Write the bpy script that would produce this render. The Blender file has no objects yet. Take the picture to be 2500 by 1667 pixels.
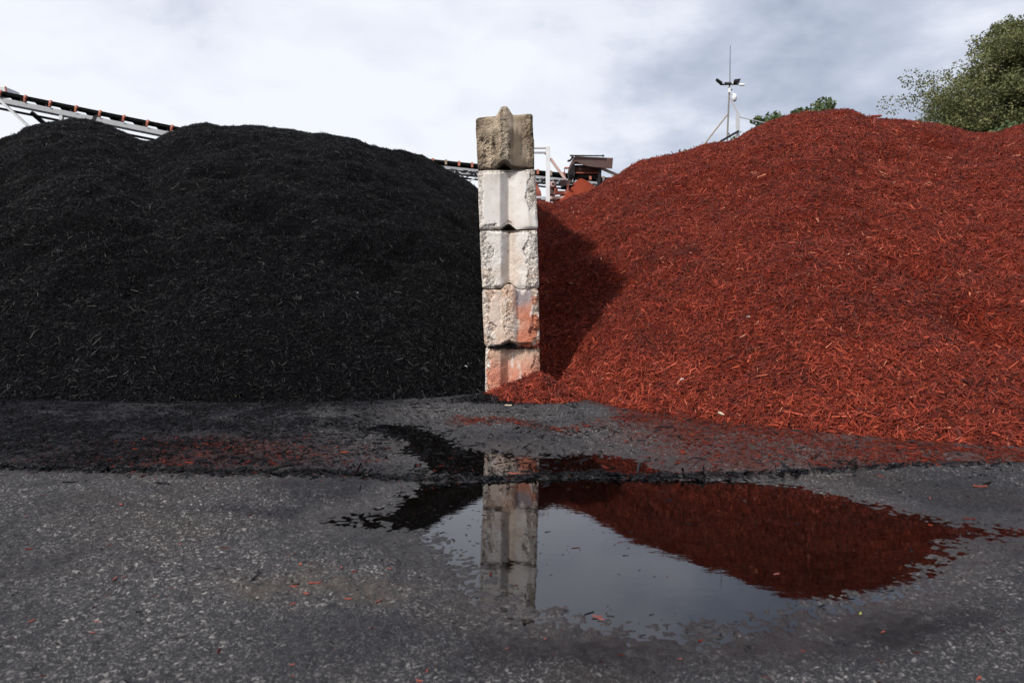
import bpy, math, random
import numpy as np
from mathutils import Vector

rng = np.random.default_rng(7)
random.seed(7)
S = bpy.context.scene
COL = S.collection
PI = math.pi

# ------------------------------------------------------------------ camera numbers
F = 1750.0                       # focal length in pixels of the 2500 px wide photograph
TH = math.atan2(100.5, F)        # looking slightly down
CT, ST = math.cos(TH), math.sin(TH)
H = 1.0                          # lens height above the puddle (z = 0)

def ray(px, py):
    a = (px - 1250.0) / F
    b = (833.5 - py) / F
    d = CT + b * ST
    return a / d, (b * CT - ST) / d          # x per metre of depth, z per metre of depth

def at(px, py, Y):
    u, s = ray(px, py)
    return np.array([u * Y, Y, H + s * Y])

def on_ground(px, py, z=0.0):
    u, s = ray(px, py)
    Y = (z - H) / s
    return np.array([u * Y, Y, z])

# ------------------------------------------------------------------ noise
def _hash(ix, iy, iz, seed):
    n = (ix.astype(np.uint32) * np.uint32(374761393) + iy.astype(np.uint32) * np.uint32(668265263)
         + iz.astype(np.uint32) * np.uint32(2246822519) + np.uint32((seed * 3266489917) & 0xffffffff))
    n = (n ^ (n >> np.uint32(13))) * np.uint32(1274126177)
    n = n ^ (n >> np.uint32(16))
    n = n * np.uint32(2654435761)
    n = n ^ (n >> np.uint32(15))
    return (n & np.uint32(0xffffff)).astype(np.float32) / np.float32(0x7fffff) - 1.0

def vnoise(x, y, z=None, seed=0):
    x = np.asarray(x, dtype=np.float64); y = np.asarray(y, dtype=np.float64)
    fx, fy = np.floor(x), np.floor(y)
    tx, ty = x - fx, y - fy
    tx = tx * tx * tx * (tx * (tx * 6 - 15) + 10); ty = ty * ty * ty * (ty * (ty * 6 - 15) + 10)
    ix, iy = fx.astype(np.int64), fy.astype(np.int64)
    def plane(iz):
        a = _hash(ix, iy, iz, seed); b = _hash(ix + 1, iy, iz, seed)
        c = _hash(ix, iy + 1, iz, seed); d = _hash(ix + 1, iy + 1, iz, seed)
        return (a + (b - a) * tx) * (1 - ty) + (c + (d - c) * tx) * ty
    if z is None:
        return plane(np.zeros_like(ix))
    z = np.asarray(z, dtype=np.float64)
    fz = np.floor(z); tz = z - fz
    tz = tz * tz * tz * (tz * (tz * 6 - 15) + 10)
    iz = fz.astype(np.int64)
    p, q = plane(iz), plane(iz + 1)
    return p + (q - p) * tz

def fbm(x, y, z=None, scale=1.0, octaves=4, seed=0, gain=0.5):
    t, a, tot = 0.0, 1.0, 0.0
    for k in range(octaves):
        f = scale * 2 ** k
        t = t + a * vnoise(np.asarray(x) * f + 17.3 * k, np.asarray(y) * f - 9.1 * k,
                           None if z is None else np.asarray(z) * f + 5.7 * k, seed + k * 31)
        tot += a
        a *= gain
    return t / tot

def sstep(a, b, x):
    t = np.clip((x - a) / (b - a), 0, 1)
    return t * t * (3 - 2 * t)

# ------------------------------------------------------------------ scene helpers
def tag(o, label=None, cat=None, group=None, kind=None):
    if label: o['label'] = label
    if cat: o['category'] = cat
    if group: o['group'] = group
    if kind: o['kind'] = kind
    return o

def link(name, me, mat=None, parent=None):
    o = bpy.data.objects.new(name, me)
    COL.objects.link(o)
    if mat is not None and me is not None:
        me.materials.append(mat)
    if parent is not None:
        o.parent = parent
        o.matrix_parent_inverse = parent.matrix_basis.inverted()
    return o

def empty(name, loc, label, cat, group=None):
    o = bpy.data.objects.new(name, None)
    COL.objects.link(o)
    o.location = [float(v) for v in loc]
    o.empty_display_size = 0.2
    return tag(o, label, cat, group)

def np_mesh(name, verts, faces, smooth=False):
    """faces: int array (n,3) or (n,4), or list of such arrays"""
    if not isinstance(faces, (list, tuple)):
        faces = [faces]
    me = bpy.data.meshes.new(name)
    verts = np.ascontiguousarray(verts, dtype=np.float32)
    me.vertices.add(len(verts))
    me.vertices.foreach_set('co', verts.ravel())
    idx = np.concatenate([f.ravel() for f in faces]).astype(np.int32)
    counts = np.concatenate([np.full(len(f), f.shape[1], dtype=np.int32) for f in faces])
    starts = np.concatenate([[0], np.cumsum(counts)[:-1]]).astype(np.int32)
    me.loops.add(len(idx))
    me.loops.foreach_set('vertex_index', idx)
    me.polygons.add(len(counts))
    me.polygons.foreach_set('loop_start', starts)
    me.polygons.foreach_set('use_smooth', np.full(len(counts), smooth))
    me.update(calc_edges=True)
    return me

def fattr(me, name, vals):
    a = me.attributes.new(name, 'FLOAT', 'POINT')
    a.data.foreach_set('value', np.ascontiguousarray(vals, dtype=np.float32))

def cattr(me, name, rgb):
    a = me.attributes.new(name, 'FLOAT_COLOR', 'POINT')
    c = np.ones((len(rgb), 4), dtype=np.float32)
    c[:, :3] = rgb
    a.data.foreach_set('color', c.ravel())

class MB:
    """collects plain shapes and links them as ONE mesh object"""
    def __init__(self):
        self.v, self.f = [], []
    def add(self, vs, fs):
        b = len(self.v)
        self.v += [tuple(float(c) for c in p) for p in vs]
        self.f += [tuple(b + i for i in q) for q in fs]
        return self
    def box(self, lo, hi):
        x0, y0, z0 = lo; x1, y1, z1 = hi
        return self.add([(x0, y0, z0), (x1, y0, z0), (x1, y1, z0), (x0, y1, z0), (x0, y0, z1), (x1, y0, z1), (x1, y1, z1), (x0, y1, z1)],
                        [(0, 3, 2, 1), (4, 5, 6, 7), (0, 1, 5, 4), (1, 2, 6, 5), (2, 3, 7, 6), (3, 0, 4, 7)])
    def beam(self, p, q, w, h, up=(0, 0, 1)):
        p, q = Vector([float(c) for c in p]), Vector([float(c) for c in q])
        d = (q - p).normalized(); up = Vector(up)
        if abs(d.dot(up)) > 0.97: up = Vector((0, 1, 0))
        s = d.cross(up).normalized(); n = s.cross(d).normalized()
        vs = []
        for e in (p, q):
            for a, b in ((-1, -1), (1, -1), (1, 1), (-1, 1)):
                vs.append(e + s * (a * w / 2) + n * (b * h / 2))
        return self.add(vs, [(0, 1, 2, 3), (7, 6, 5, 4), (0, 4, 5, 1), (1, 5, 6, 2), (2, 6, 7, 3), (3, 7, 4, 0)])
    def tube(self, pts, radii, n=10):
        pts = [Vector([float(c) for c in p]) for p in pts]
        if not hasattr(radii, '__len__'): radii = [radii] * len(pts)
        rings = []
        for i, p in enumerate(pts):
            d = (pts[min(i + 1, len(pts) - 1)] - pts[max(i - 1, 0)]).normalized()
            up = Vector((0, 0, 1)) if abs(d.z) < 0.9 else Vector((0, 1, 0))
            s = d.cross(up).normalized(); t = s.cross(d)
            rings.append([p + (s * math.cos(2 * PI * k / n) + t * math.sin(2 * PI * k / n)) * radii[i] for k in range(n)])
        vs = [v for r in rings for v in r]
        fs = []
        for i in range(len(pts) - 1):
            for k in range(n):
                fs.append((i * n + k, i * n + (k + 1) % n, (i + 1) * n + (k + 1) % n, (i + 1) * n + k))
        fs.append(tuple(range(n - 1, -1, -1)))
        fs.append(tuple((len(pts) - 1) * n + k for k in range(n)))
        return self.add(vs, fs)
    def prism(self, poly, d):
        """poly: 3-D points of an outline, d: extrusion vector"""
        n = len(poly)
        vs = [tuple(p) for p in poly] + [tuple(np.asarray(p) + np.asarray(d)) for p in poly]
        fs = [tuple(range(n - 1, -1, -1)), tuple(range(n, 2 * n))]
        fs += [(i, (i + 1) % n, n + (i + 1) % n, n + i) for i in range(n)]
        return self.add(vs, fs)
    def lathe(self, c, prof, axis='z', n=16):
        vs, fs = [], []
        for r, t in prof:
            for k in range(n):
                a = 2 * PI * k / n
                if axis == 'z': vs.append((c[0] + r * math.cos(a), c[1] + r * math.sin(a), c[2] + t))
                elif axis == 'x': vs.append((c[0] + t, c[1] + r * math.cos(a), c[2] + r * math.sin(a)))
                else: vs.append((c[0] + r * math.cos(a), c[1] + t, c[2] + r * math.sin(a)))
        for i in range(len(prof) - 1):
            for k in range(n):
                fs.append((i * n + k, i * n + (k + 1) % n, (i + 1) * n + (k + 1) % n, (i + 1) * n + k))
        fs.append(tuple(range(n - 1, -1, -1))); fs.append(tuple((len(prof) - 1) * n + k for k in range(n)))
        return self.add(vs, fs)
    def build(self, name, mat, parent=None, bevel=0.0, smooth=False):
        me = bpy.data.meshes.new(name)
        me.from_pydata(self.v, [], self.f)
        import bmesh
        bm = bmesh.new(); bm.from_mesh(me)
        bmesh.ops.recalc_face_normals(bm, faces=bm.faces)
        bm.to_mesh(me); bm.free()
        if smooth:
            me.polygons.foreach_set('use_smooth', np.ones(len(me.polygons), dtype=bool))
        o = link(name, me, mat, parent)
        if bevel:
            m = o.modifiers.new('bevel', 'BEVEL'); m.width = bevel; m.segments = 2; m.limit_method = 'ANGLE'
        return o

# ------------------------------------------------------------------ material helpers
class NT:
    def __init__(self, tree): self.t = tree
    def n(self, typ, inputs=None, **props):
        nd = self.t.nodes.new(typ)
        for k, v in props.items(): setattr(nd, k, v)
        for k, v in (inputs or {}).items():
            sock = nd.inputs[k]
            if isinstance(v, bpy.types.NodeSocket): self.t.links.new(v, sock)
            else: sock.default_value = v
        return nd
    def math(self, op, a, b=0.0, clamp=False):
        return self.n('ShaderNodeMath', {0: a, 1: b}, operation=op, use_clamp=clamp).outputs[0]
    def mix(self, f, a, b, blend='MIX'):
        nd = self.n('ShaderNodeMix', {0: f, 6: a, 7: b}, data_type='RGBA', blend_type=blend)
        return nd.outputs[2]
    def ramp(self, f, stops, interp='LINEAR'):
        nd = self.n('ShaderNodeValToRGB', {0: f})
        cr = nd.color_ramp; cr.interpolation = interp
        while len(cr.elements) < len(stops): cr.elements.new(0.5)
        for e, (p, c) in zip(cr.elements, stops):
            e.position = p
            e.color = (c, c, c, 1) if not hasattr(c, '__len__') else (*c, 1)
        return nd.outputs[0]
    def attr(self, name, out='Fac'):
        return self.n('ShaderNodeAttribute', attribute_name=name).outputs[out]
    def noise(self, co, scale, detail=4, rough=0.55, dist=0.0):
        return self.n('ShaderNodeTexNoise', {'Vector': co, 'Scale': scale, 'Detail': detail, 'Roughness': rough, 'Distortion': dist}).outputs[0]
    def maprange(self, v, a, b, c=0.0, d=1.0):
        return self.n('ShaderNodeMapRange', {0: v, 1: a, 2: b, 3: c, 4: d}, clamp=True).outputs[0]

def new_mat(name):
    m = bpy.data.materials.new(name); m.use_nodes = True
    t = m.node_tree; t.nodes.clear()
    k = NT(t)
    out = k.n('ShaderNodeOutputMaterial')
    return m, k, out

def finish(k, out, color, rough=0.7, bump=None, bstr=0.3, bdist=0.01, metal=0.0, spec=0.5):
    p = k.n('ShaderNodeBsdfPrincipled', {'Base Color': color, 'Roughness': rough, 'Metallic': metal, 'Specular IOR Level': spec})
    if bump is not None:
        b = k.n('ShaderNodeBump', {'Strength': bstr, 'Distance': bdist, 'Height': bump})
        k.t.links.new(b.outputs[0], p.inputs['Normal'])
    k.t.links.new(p.outputs[0], out.inputs[0])
    return p

def painted(name, col, dirt=(0.08, 0.05, 0.035), amount=0.5, rough=0.5, metal=0.0, scale=3.0, spec=0.5):
    """paint or metal with dirt, rust and scuffs"""
    m, k, out = new_mat(name)
    co = k.n('ShaderNodeTexCoord').outputs['Object']
    n1 = k.noise(co, scale, 6, 0.65)
    n2 = k.noise(co, scale * 9, 4, 0.6)
    f = k.math('MULTIPLY', k.maprange(n1, 0.45, 0.75), amount)
    c = k.mix(f, (*col, 1), (*dirt, 1))
    c = k.mix(k.math('MULTIPLY', n2, 0.35), c, (*[v * 0.55 for v in col], 1))
    r = k.maprange(n1, 0.3, 0.7, rough, min(1, rough + 0.3))
    finish(k, out, c, r, n2, 0.25, 0.005, metal, spec)
    return m

# ------------------------------------------------------------------ shoreline and ground height
def P2(pts):
    return np.array([on_ground(a, b)[:2] for a, b in pts])

main_shore = P2([(1010, 1178), (1180, 1172), (1400, 1164), (1700, 1164), (1850, 1180), (1960, 1196), (2120, 1232), (2230, 1262), (2330, 1284), (2440, 1294), (2700, 1303),
                 (2700, 1312), (2450, 1306), (2340, 1316), (2290, 1352), (2240, 1400), (2160, 1446), (2080, 1456), (1990, 1490), (1900, 1522), (1780, 1540), (1620, 1540),
                 (1450, 1516), (1320, 1494), (1245, 1466), (1180, 1424), (1150, 1390), (1095, 1350), (1040, 1312), (985, 1290), (915, 1284), (880, 1274), (840, 1269), (840, 1265), (890, 1262), (945, 1246), (990, 1212)])
back_shore = P2([(880, 1046), (930, 1034), (1010, 1040), (1075, 1062), (1120, 1084), (1180, 1098), (1300, 1112), (1420, 1112), (1530, 1122), (1640, 1146), (1690, 1160),
                 (1400, 1166), (1180, 1168), (1040, 1160), (1015, 1120), (980, 1082), (930, 1062)])

def poly_sd(P, x, y):
    """signed distance to polygon P, negative inside"""
    x = np.asarray(x); y = np.asarray(y)
    d = np.full(x.shape, 1e9); inside = np.zeros(x.shape, dtype=bool)
    n = len(P)
    for i in range(n):
        ax, ay = P[i]; bx, by = P[(i + 1) % n]
        ex, ey = bx - ax, by - ay
        t = np.clip(((x - ax) * ex + (y - ay) * ey) / (ex * ex + ey * ey + 1e-12), 0, 1)
        d = np.minimum(d, (x - ax - t * ex) ** 2 + (y - ay - t * ey) ** 2)
        c = ((ay > y) != (by > y)) & (x < ex * (y - ay) / (ey if abs(ey) > 1e-12 else 1e-12) + ax)
        inside ^= c
    d = np.sqrt(d)
    return np.where(inside, -d, d)

def axis(lo, hi, step, far_lo, far_hi, grow=1.12):
    a = list(np.arange(lo, hi, step))
    s, v, left = step, lo, []
    while v > far_lo:
        s *= grow; v -= s; left.append(v)
    s, v, right = step, a[-1], []
    while v < far_hi:
        s *= grow; v += s; right.append(v)
    return np.array(left[::-1] + a + right)

gx = axis(-2.6, 3.4, 0.011, -400, 400, 1.13)
gy = axis(1.7, 6.3, 0.011, -60, 600, 1.13)
GX, GY = np.meshgrid(gx, gy)

def shore_sd(x, y):
    return np.minimum(poly_sd(main_shore, x, y), poly_sd(back_shore, x, y))

def line_y(px_pts):
    q = P2(px_pts)
    return lambda x: np.interp(x, q[:, 0], q[:, 1])
windrow = line_y([(-600, 1160), (0, 1165), (300, 1176), (600, 1176), (900, 1172), (1180, 1172), (1400, 1162), (1600, 1168), (1900, 1166), (2200, 1160), (2500, 1156), (3100, 1150)])
def ridge(x, y):
    wd = 0.036 + 0.022 * fbm(x, y * 0 + 3.3, scale=1.7, octaves=4, seed=51)
    return np.exp(-((y - windrow(x) - 0.035 * fbm(x, y * 0, scale=1.9, octaves=5, seed=52)) / wd) ** 2)

def ground_h(x, y):
    sd = shore_sd(x, y)
    near = np.exp(-np.abs(sd) / 0.5)
    sdw = sd + near * (0.07 * fbm(x, y, scale=3.2, octaves=3, seed=3))
    sp_ = np.maximum(sdw, 0); out = 0.052 * sp_ ** 2 / (sp_ ** 2 + 0.16) + 0.004 * np.minimum(sp_ / 0.3, 1)
    sn_ = np.maximum(-sdw, 0); dep = -0.05 * sn_ ** 2 / (sn_ ** 2 + 0.05) - 0.003 * np.minimum(sn_ / 0.2, 1)
    h = np.where(sdw > 0, out, dep)
    fade = np.exp(-np.maximum(np.hypot(x, y - 4) - 4.5, 0) / 4)
    h = h + fade * (0.0022 * fbm(x, y, scale=7, octaves=3, seed=11) + 0.0030 * vnoise(x * 32, y * 32, seed=5) + 0.0060 * vnoise(x * 50, y * 50, seed=6) + 0.002 * vnoise(x * 90, y * 90, seed=8))
    h = h + 0.009 * ridge(x, y) * np.clip(0.75 + 0.9 * fbm(x, y, scale=6, octaves=4, seed=53), 0.1, 2)
    return h, sd

GZ, GSD = ground_h(GX, GY)

def ground_z(x, y):
    """bilinear lookup in the ground sheet"""
    x = np.asarray(x, float); y = np.asarray(y, float)
    i = np.clip(np.searchsorted(gx, x) - 1, 0, len(gx) - 2); j = np.clip(np.searchsorted(gy, y) - 1, 0, len(gy) - 2)
    tx = (x - gx[i]) / (gx[i + 1] - gx[i]); ty = (y - gy[j]) / (gy[j + 1] - gy[j])
    return (GZ[j, i] * (1 - tx) + GZ[j, i + 1] * tx) * (1 - ty) + (GZ[j + 1, i] * (1 - tx) + GZ[j + 1, i + 1] * tx) * ty

# zones of the yard surface, in ground metres
toe_black_line = line_y([(-900, 990), (0, 992), (350, 1000), (680, 1000), (900, 994), (1063, 986), (1180, 975)])
toe_red_line = line_y([(1180, 1004), (1270, 1003), (1380, 1004), (1500, 1016), (1620, 1030), (1800, 1054), (1950, 1074), (2130, 1088), (2300, 1104), (2500, 1118), (3000, 1130)])

def red_patch(x, y):
    c = on_ground(560, 1118)
    a = np.exp(-(((x - c[0]) / 0.75) ** 2 + ((y - c[1]) / 0.40) ** 2))
    c2 = on_ground(280, 1150)
    return np.clip(a + 0.5 * np.exp(-(((x - c2[0]) / 0.9) ** 2 + ((y - c2[1]) / 0.14) ** 2)), 0, 1)

def black_zone(x, y):
    w = windrow(x)
    c = on_ground(0, 1060)
    side = 1 - sstep(-2.6, -0.55, x + 0.25 * fbm(x, y, scale=1.6, octaves=3, seed=41))
    return sstep(-0.05, 0.05, y - w) * np.clip(0.12 + 1.0 * side, 0, 1)

def red_zone(x, y):
    """flattened red film right of the wall, with the bare tongue of asphalt by the wall's foot"""
    w = windrow(x)
    b = sstep(-0.02, 0.16, y - w) * sstep(0.3, 1.3, x + 0.2 * fbm(x, y, scale=2, octaves=3, seed=43))
    tongue = np.exp(-(((x - 0.15) / 0.75) ** 2 + ((y - 6.15) / 0.30) ** 2))
    return np.clip(b - 1.3 * tongue, 0, 1)

def red_streak(x, y):
    """the thin arc of red chips in front of the wall's foot"""
    q = P2([(1110, 1036), (1170, 1036), (1240, 1040), (1300, 1052), (1370, 1066), (1440, 1056), (1520, 1040), (1640, 1032)])
    yy = np.interp(x, q[:, 0], q[:, 1])
    return np.exp(-((y - yy) / 0.13) ** 2) * sstep(q[0, 0] - 0.1, q[0, 0] + 0.05, x) * (1 - sstep(q[-1, 0], q[-1, 0] + 0.4, x))

nxg, nyg = len(gx), len(gy)
gv = np.stack([GX.ravel(), GY.ravel(), GZ.ravel()], 1)
ii = (np.arange(nyg - 1)[:, None] * nxg + np.arange(nxg - 1)[None, :]).ravel()
gme = np_mesh('ground', gv, np.stack([ii, ii + 1, ii + nxg + 1, ii + nxg], 1), smooth=True)
X, Y_ = gv[:, 0], gv[:, 1]
hz = gv[:, 2]
wet = 1 - sstep(0.004, 0.026, hz + 0.006 * fbm(X, Y_, scale=5, octaves=3, seed=21))
# dark damp band left of the puddle and along the front right of it
def blob(px, py, rx, ry):
    c = on_ground(px, py)
    return np.exp(-(((X - c[0]) / rx) ** 2 + ((Y_ - c[1]) / ry) ** 2))
damp = blob(880, 1215, 0.55, 0.28) + blob(640, 1262, 0.9, 0.08) * 0.7 + blob(1750, 1580, 0.55, 0.14) + blob(2150, 1520, 0.38, 0.16) + blob(1500, 1590, 0.35, 0.1) * 0.6 + blob(2300, 1300, .5, .12) * .6
dampv = np.clip(damp * 1.5 * (0.75 + 0.5 * fbm(X, Y_, scale=6, octaves=3, seed=23)) + 0.55 * sstep(0.05, 0.4, fbm(X, Y_, scale=0.9, octaves=4, seed=33)) * (Y_ < 4.2), 0, 1)
fattr(gme, 'damp', dampv)
wet[Y_ > 6.6] = 0
fattr(gme, 'wet', wet)
fattr(gme, 'blackdust', np.clip(np.maximum(black_zone(X, Y_), 0.95 * ridge(X, Y_) * np.clip(1.0 - 0.45 * np.maximum(X - 0.2, 0), 0, 1)) * (0.85 + 0.4 * fbm(X, Y_, scale=4, octaves=4, seed=25)), 0, 1))
mud_ = 0
rd = np.maximum(red_zone(X, Y_) * (0.9 + 0.3 * sstep(0.6, 1.8, X)), np.maximum(red_patch(X, Y_) * 0.7, red_streak(X, Y_) * 0.4))
fattr(gme, 'reddust', np.clip(rd * (0.7 + 0.8 * fbm(X, Y_, scale=5, octaves=4, seed=27)), 0, 1))
mud = blob(700, 1440, 0.30, 0.16) + blob(850, 1470, 0.25, 0.12) + blob(1150, 1640, .4, .1) * .5
fattr(gme, 'tar', np.clip((blob(1700, 1585, 0.42, 0.10) + blob(2120, 1525, 0.36, 0.13) + blob(1930, 1560, .3, .1)) * (0.9 + 1.6 * fbm(X, Y_, scale=9, octaves=4, seed=31)), 0, 1))
fattr(gme, 'mud', np.clip(mud * 1.1 + 1.3 * fbm(X, Y_, scale=7, octaves=5, seed=29, gain=0.65) * np.sqrt(mud) - 0.28, 0, 1))

# asphalt
m_asph, k, out = new_mat('asphalt')
co = k.n('ShaderNodeTexCoord').outputs['Object']
warp = k.n('ShaderNodeTexNoise', {'Vector': co, 'Scale': 60.0, 'Detail': 2.0}).outputs['Color']
cow = k.n('ShaderNodeVectorMath', {0: co, 1: k.n('ShaderNodeVectorMath', {0: warp, 3: 0.030}, operation='SCALE').outputs[0]}, operation='ADD').outputs[0]
v1 = k.n('ShaderNodeTexVoronoi', {'Vector': cow, 'Scale': 66.0, 'Randomness': 1.0})
v2 = k.n('ShaderNodeTexVoronoi', {'Vector': cow, 'Scale': 150.0, 'Randomness': 1.0})
sep1 = k.n('ShaderNodeSeparateColor', {0: v1.outputs['Color']})
sep2 = k.n('ShaderNodeSeparateColor', {0: v2.outputs['Color']})
big = k.noise(co, 1.1, 5, 0.6)
mid = k.noise(co, 7.0, 5, 0.6)
fine = k.noise(co, 220.0, 3, 0.7)
dens = k.maprange(k.math('ADD', big, k.math('MULTIPLY', mid, 0.35)), 0.58, 0.82)
st1 = k.math('MULTIPLY', k.maprange(sep1.outputs[0], 0.58, 0.72), k.maprange(v1.outputs['Distance'], 0.50, 0.34))
st1 = k.math('MULTIPLY', st1, k.maprange(dens, 0.0, 0.8, 0.08, 1.0))
st2 = k.math('MULTIPLY', k.maprange(sep2.outputs[0], 0.35, 0.7), k.maprange(v2.outputs['Distance'], 0.55, 0.35))
st2 = k.math('MULTIPLY', st2, k.maprange(dens, 0.0, 0.7, 0.45, 0.95))
base = k.mix(k.maprange(big, 0.35, 0.65), (0.008, 0.008, 0.012, 1), (0.026, 0.0255, 0.028, 1))
base = k.mix(k.maprange(fine, 0.35, 0.65, 0.0, 0.6), base, (0.048, 0.047, 0.051, 1))
base = k.mix(k.math('MULTIPLY', k.maprange(sep2.outputs[1], 0.75, 0.9), 0.7), base, (0.018, 0.018, 0.02, 1))
stone2 = k.mix(sep2.outputs[2], (0.05, 0.049, 0.051, 1), (0.16, 0.152, 0.15, 1))
stone1 = k.mix(sep1.outputs[2], (0.06, 0.058, 0.06, 1), (0.24, 0.228, 0.22, 1))
base = k.mix(k.math('MULTIPLY', k.maprange(k.noise(co, 0.8, 4, 0.6), 0.5, 0.68), 0.7), base, (0.030, 0.024, 0.021, 1))
c = k.mix(st2, base, stone2)
c = k.mix(st1, c, stone1)
mudm = k.math('MULTIPLY', k.attr('mud'), k.maprange(k.noise(co, 45, 5, 0.7), 0.35, 0.6, 0.15, 0.75))
c = k.mix(mudm, c, k.mix(mid, (0.034, 0.028, 0.024, 1), (0.085, 0.070, 0.060, 1)))
c = k.mix(k.math('MULTIPLY', k.attr('blackdust'), k.maprange(mid, 0.3, 0.6, 0.75, 1.0)), c, k.mix(fine, (0.006, 0.006, 0.008, 1), (0.020, 0.020, 0.025, 1)))
c = k.mix(k.math('MULTIPLY', k.attr('reddust'), k.maprange(k.noise(co, 30, 4, 0.6), 0.35, 0.6, 0.15, 0.95)), c, k.mix(fine, (0.022, 0.009, 0.007, 1), (0.085, 0.020, 0.013, 1)))
c = k.mix(k.math('MULTIPLY', k.attr('tar'), 0.85), c, k.mix(fine, (0.010, 0.009, 0.010, 1), (0.030, 0.026, 0.028, 1)))
wetc = k.mix(1.0, c, (0.58, 0.54, 0.52, 1), 'MULTIPLY')
wv = k.attr('wet')
c = k.mix(k.math('MULTIPLY', k.attr('damp'), 0.8), c, k.mix(1.0, c, (0.36, 0.37, 0.45, 1), 'MULTIPLY'))
c = k.mix(k.math('MULTIPLY', wv, 0.85), c, wetc)
r = k.maprange(wv, 0.0, 1.0, 0.84, 0.32)
hgt = k.math('ADD', k.math('MULTIPLY', v1.outputs['Distance'], -0.6), k.math('ADD', k.math('MULTIPLY', v2.outputs['Distance'], -0.4), k.math('MULTIPLY', fine, 0.5)))
pb_ = finish(k, out, c, r, hgt, 0.6, 0.006)
k.t.links.new(k.math('MULTIPLY', k.maprange(wv, 0.2, 1.0, 0.10, 0.30), k.math('SUBTRACT', 1.0, k.math('MULTIPLY', k.attr('blackdust'), 0.75))), pb_.inputs['Specular IOR Level'])
ground = link('ground', gme, m_asph)
tag(ground, kind='structure')

# water
m_water, k, out = new_mat('puddle_water')
co = k.n('ShaderNodeTexCoord').outputs['Object']
mp = k.n('ShaderNodeMapping', {'Vector': co, 'Scale': (1.0, 1.6, 1.0)}).outputs[0]
rip = k.math('ADD', k.noise(mp, 9.0, 3, 0.5), k.math('MULTIPLY', k.noise(mp, 34.0, 2, 0.5), 0.25))
bmp = k.n('ShaderNodeBump', {'Strength': 0.022, 'Distance': 0.01, 'Height': rip})
fr = k.n('ShaderNodeFresnel', {'IOR': 1.53, 'Normal': bmp.outputs[0]}).outputs[0]
gl = k.n('ShaderNodeBsdfGlossy', {'Color': (0.94, 0.95, 1.0, 1), 'Roughness': 0.006, 'Normal': bmp.outputs[0]})
tr = k.n('ShaderNodeBsdfTransparent', {'Color': (0.40, 0.32, 0.22, 1)})
mx = k.n('ShaderNodeMixShader', {0: fr, 1: tr.outputs[0], 2: gl.outputs[0]})
k.t.links.new(mx.outputs[0], out.inputs[0])
allp = np.vstack([main_shore, back_shore])
lo = allp.min(0) - 0.5; hi = allp.max(0) + 0.5
w = MB().add([(lo[0], lo[1], 0), (hi[0], lo[1], 0), (hi[0], hi[1], 0), (lo[0], hi[1], 0)], [(0, 1, 2, 3)]).build('puddle_water', m_water)
tag(w, kind='structure')

# ------------------------------------------------------------------ mulch chips
def chips(name, P, Nrm, L, W, T, tilt, tone, mat, parent=None, along=None):
    n = len(P)
    r = rng.normal(size=(n, 3)).astype(np.float32)
    nn = Nrm + r * tilt[:, None]
    nn /= np.linalg.norm(nn, axis=1, keepdims=True)
    q = rng.normal(size=(n, 3))
    if along is not None: q = q + along
    t = np.cross(nn, q); t /= np.linalg.norm(t, axis=1, keepdims=True) + 1e-9
    b = np.cross(nn, t)
    L2, W2 = L[:, None] / 2, W[:, None] / 2
    T = T[:, None]
    taper = rng.uniform(0.35, 1.0, (n, 1)); tap2 = rng.uniform(0.35, 1.0, (n, 1))
    skew = rng.uniform(-0.6, 0.6, (n, 1))
    bend = rng.normal(0, 0.10, (n, 1)) * L[:, None]
    V = np.empty((n, 6, 3), dtype=np.float32)
    for e, (sg, tp) in enumerate(((-1, taper), (1, tap2))):
        c = P + t * (L2 * sg) + b * (bend * sg)
        V[:, e * 3 + 0] = c - b * (W2 * tp) - nn * T * 0.3
        V[:, e * 3 + 1] = c + b * (W2 * tp) - nn * T * 0.3
        V[:, e * 3 + 2] = c + b * (W2 * tp * skew) + nn * T * 0.7 * tp
    base = (np.arange(n) * 6)[:, None]
    quads = np.concatenate([base + np.array([[0, 1, 4, 3]]), base + np.array([[1, 2, 5, 4]]), base + np.array([[2, 0, 3, 5]])])
    tris = np.concatenate([base + np.array([[0, 2, 1]]), base + np.array([[3, 4, 5]])])
    me = np_mesh(name, V.reshape(-1, 3), [quads, tris])
    fattr(me, 'tone', np.repeat(tone, 6))
    return link(name, me, mat, parent)

def mulch_mat(name, stops, rough, spec, mound=False):
    m, k, out = new_mat(name)
    co = k.n('ShaderNodeTexCoord').outputs['Object']
    if mound:
        v = k.n('ShaderNodeTexVoronoi', {'Vector': k.n('ShaderNodeMapping', {'Vector': co, 'Scale': (1, 1, 1.6)}).outputs[0], 'Scale': 42.0})
        tone = k.math('MULTIPLY', k.n('ShaderNodeSeparateColor', {0: v.outputs['Color']}).outputs[0], 0.62)
        c = k.ramp(tone, stops)
        finish(k, out, c, rough, k.math('ADD', v.outputs['Distance'], k.noise(co, 90, 3)), 0.9, 0.02, spec=spec)
    else:
        tone = k.math('ADD', k.attr('tone'), k.math('MULTIPLY', k.math('SUBTRACT', k.noise(co, 160, 2), 0.5), 0.12))
        c = k.ramp(tone, stops)
        finish(k, out, c, rough, k.noise(co, 400, 2), 0.3, 0.002, spec=spec)
    return m

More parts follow.
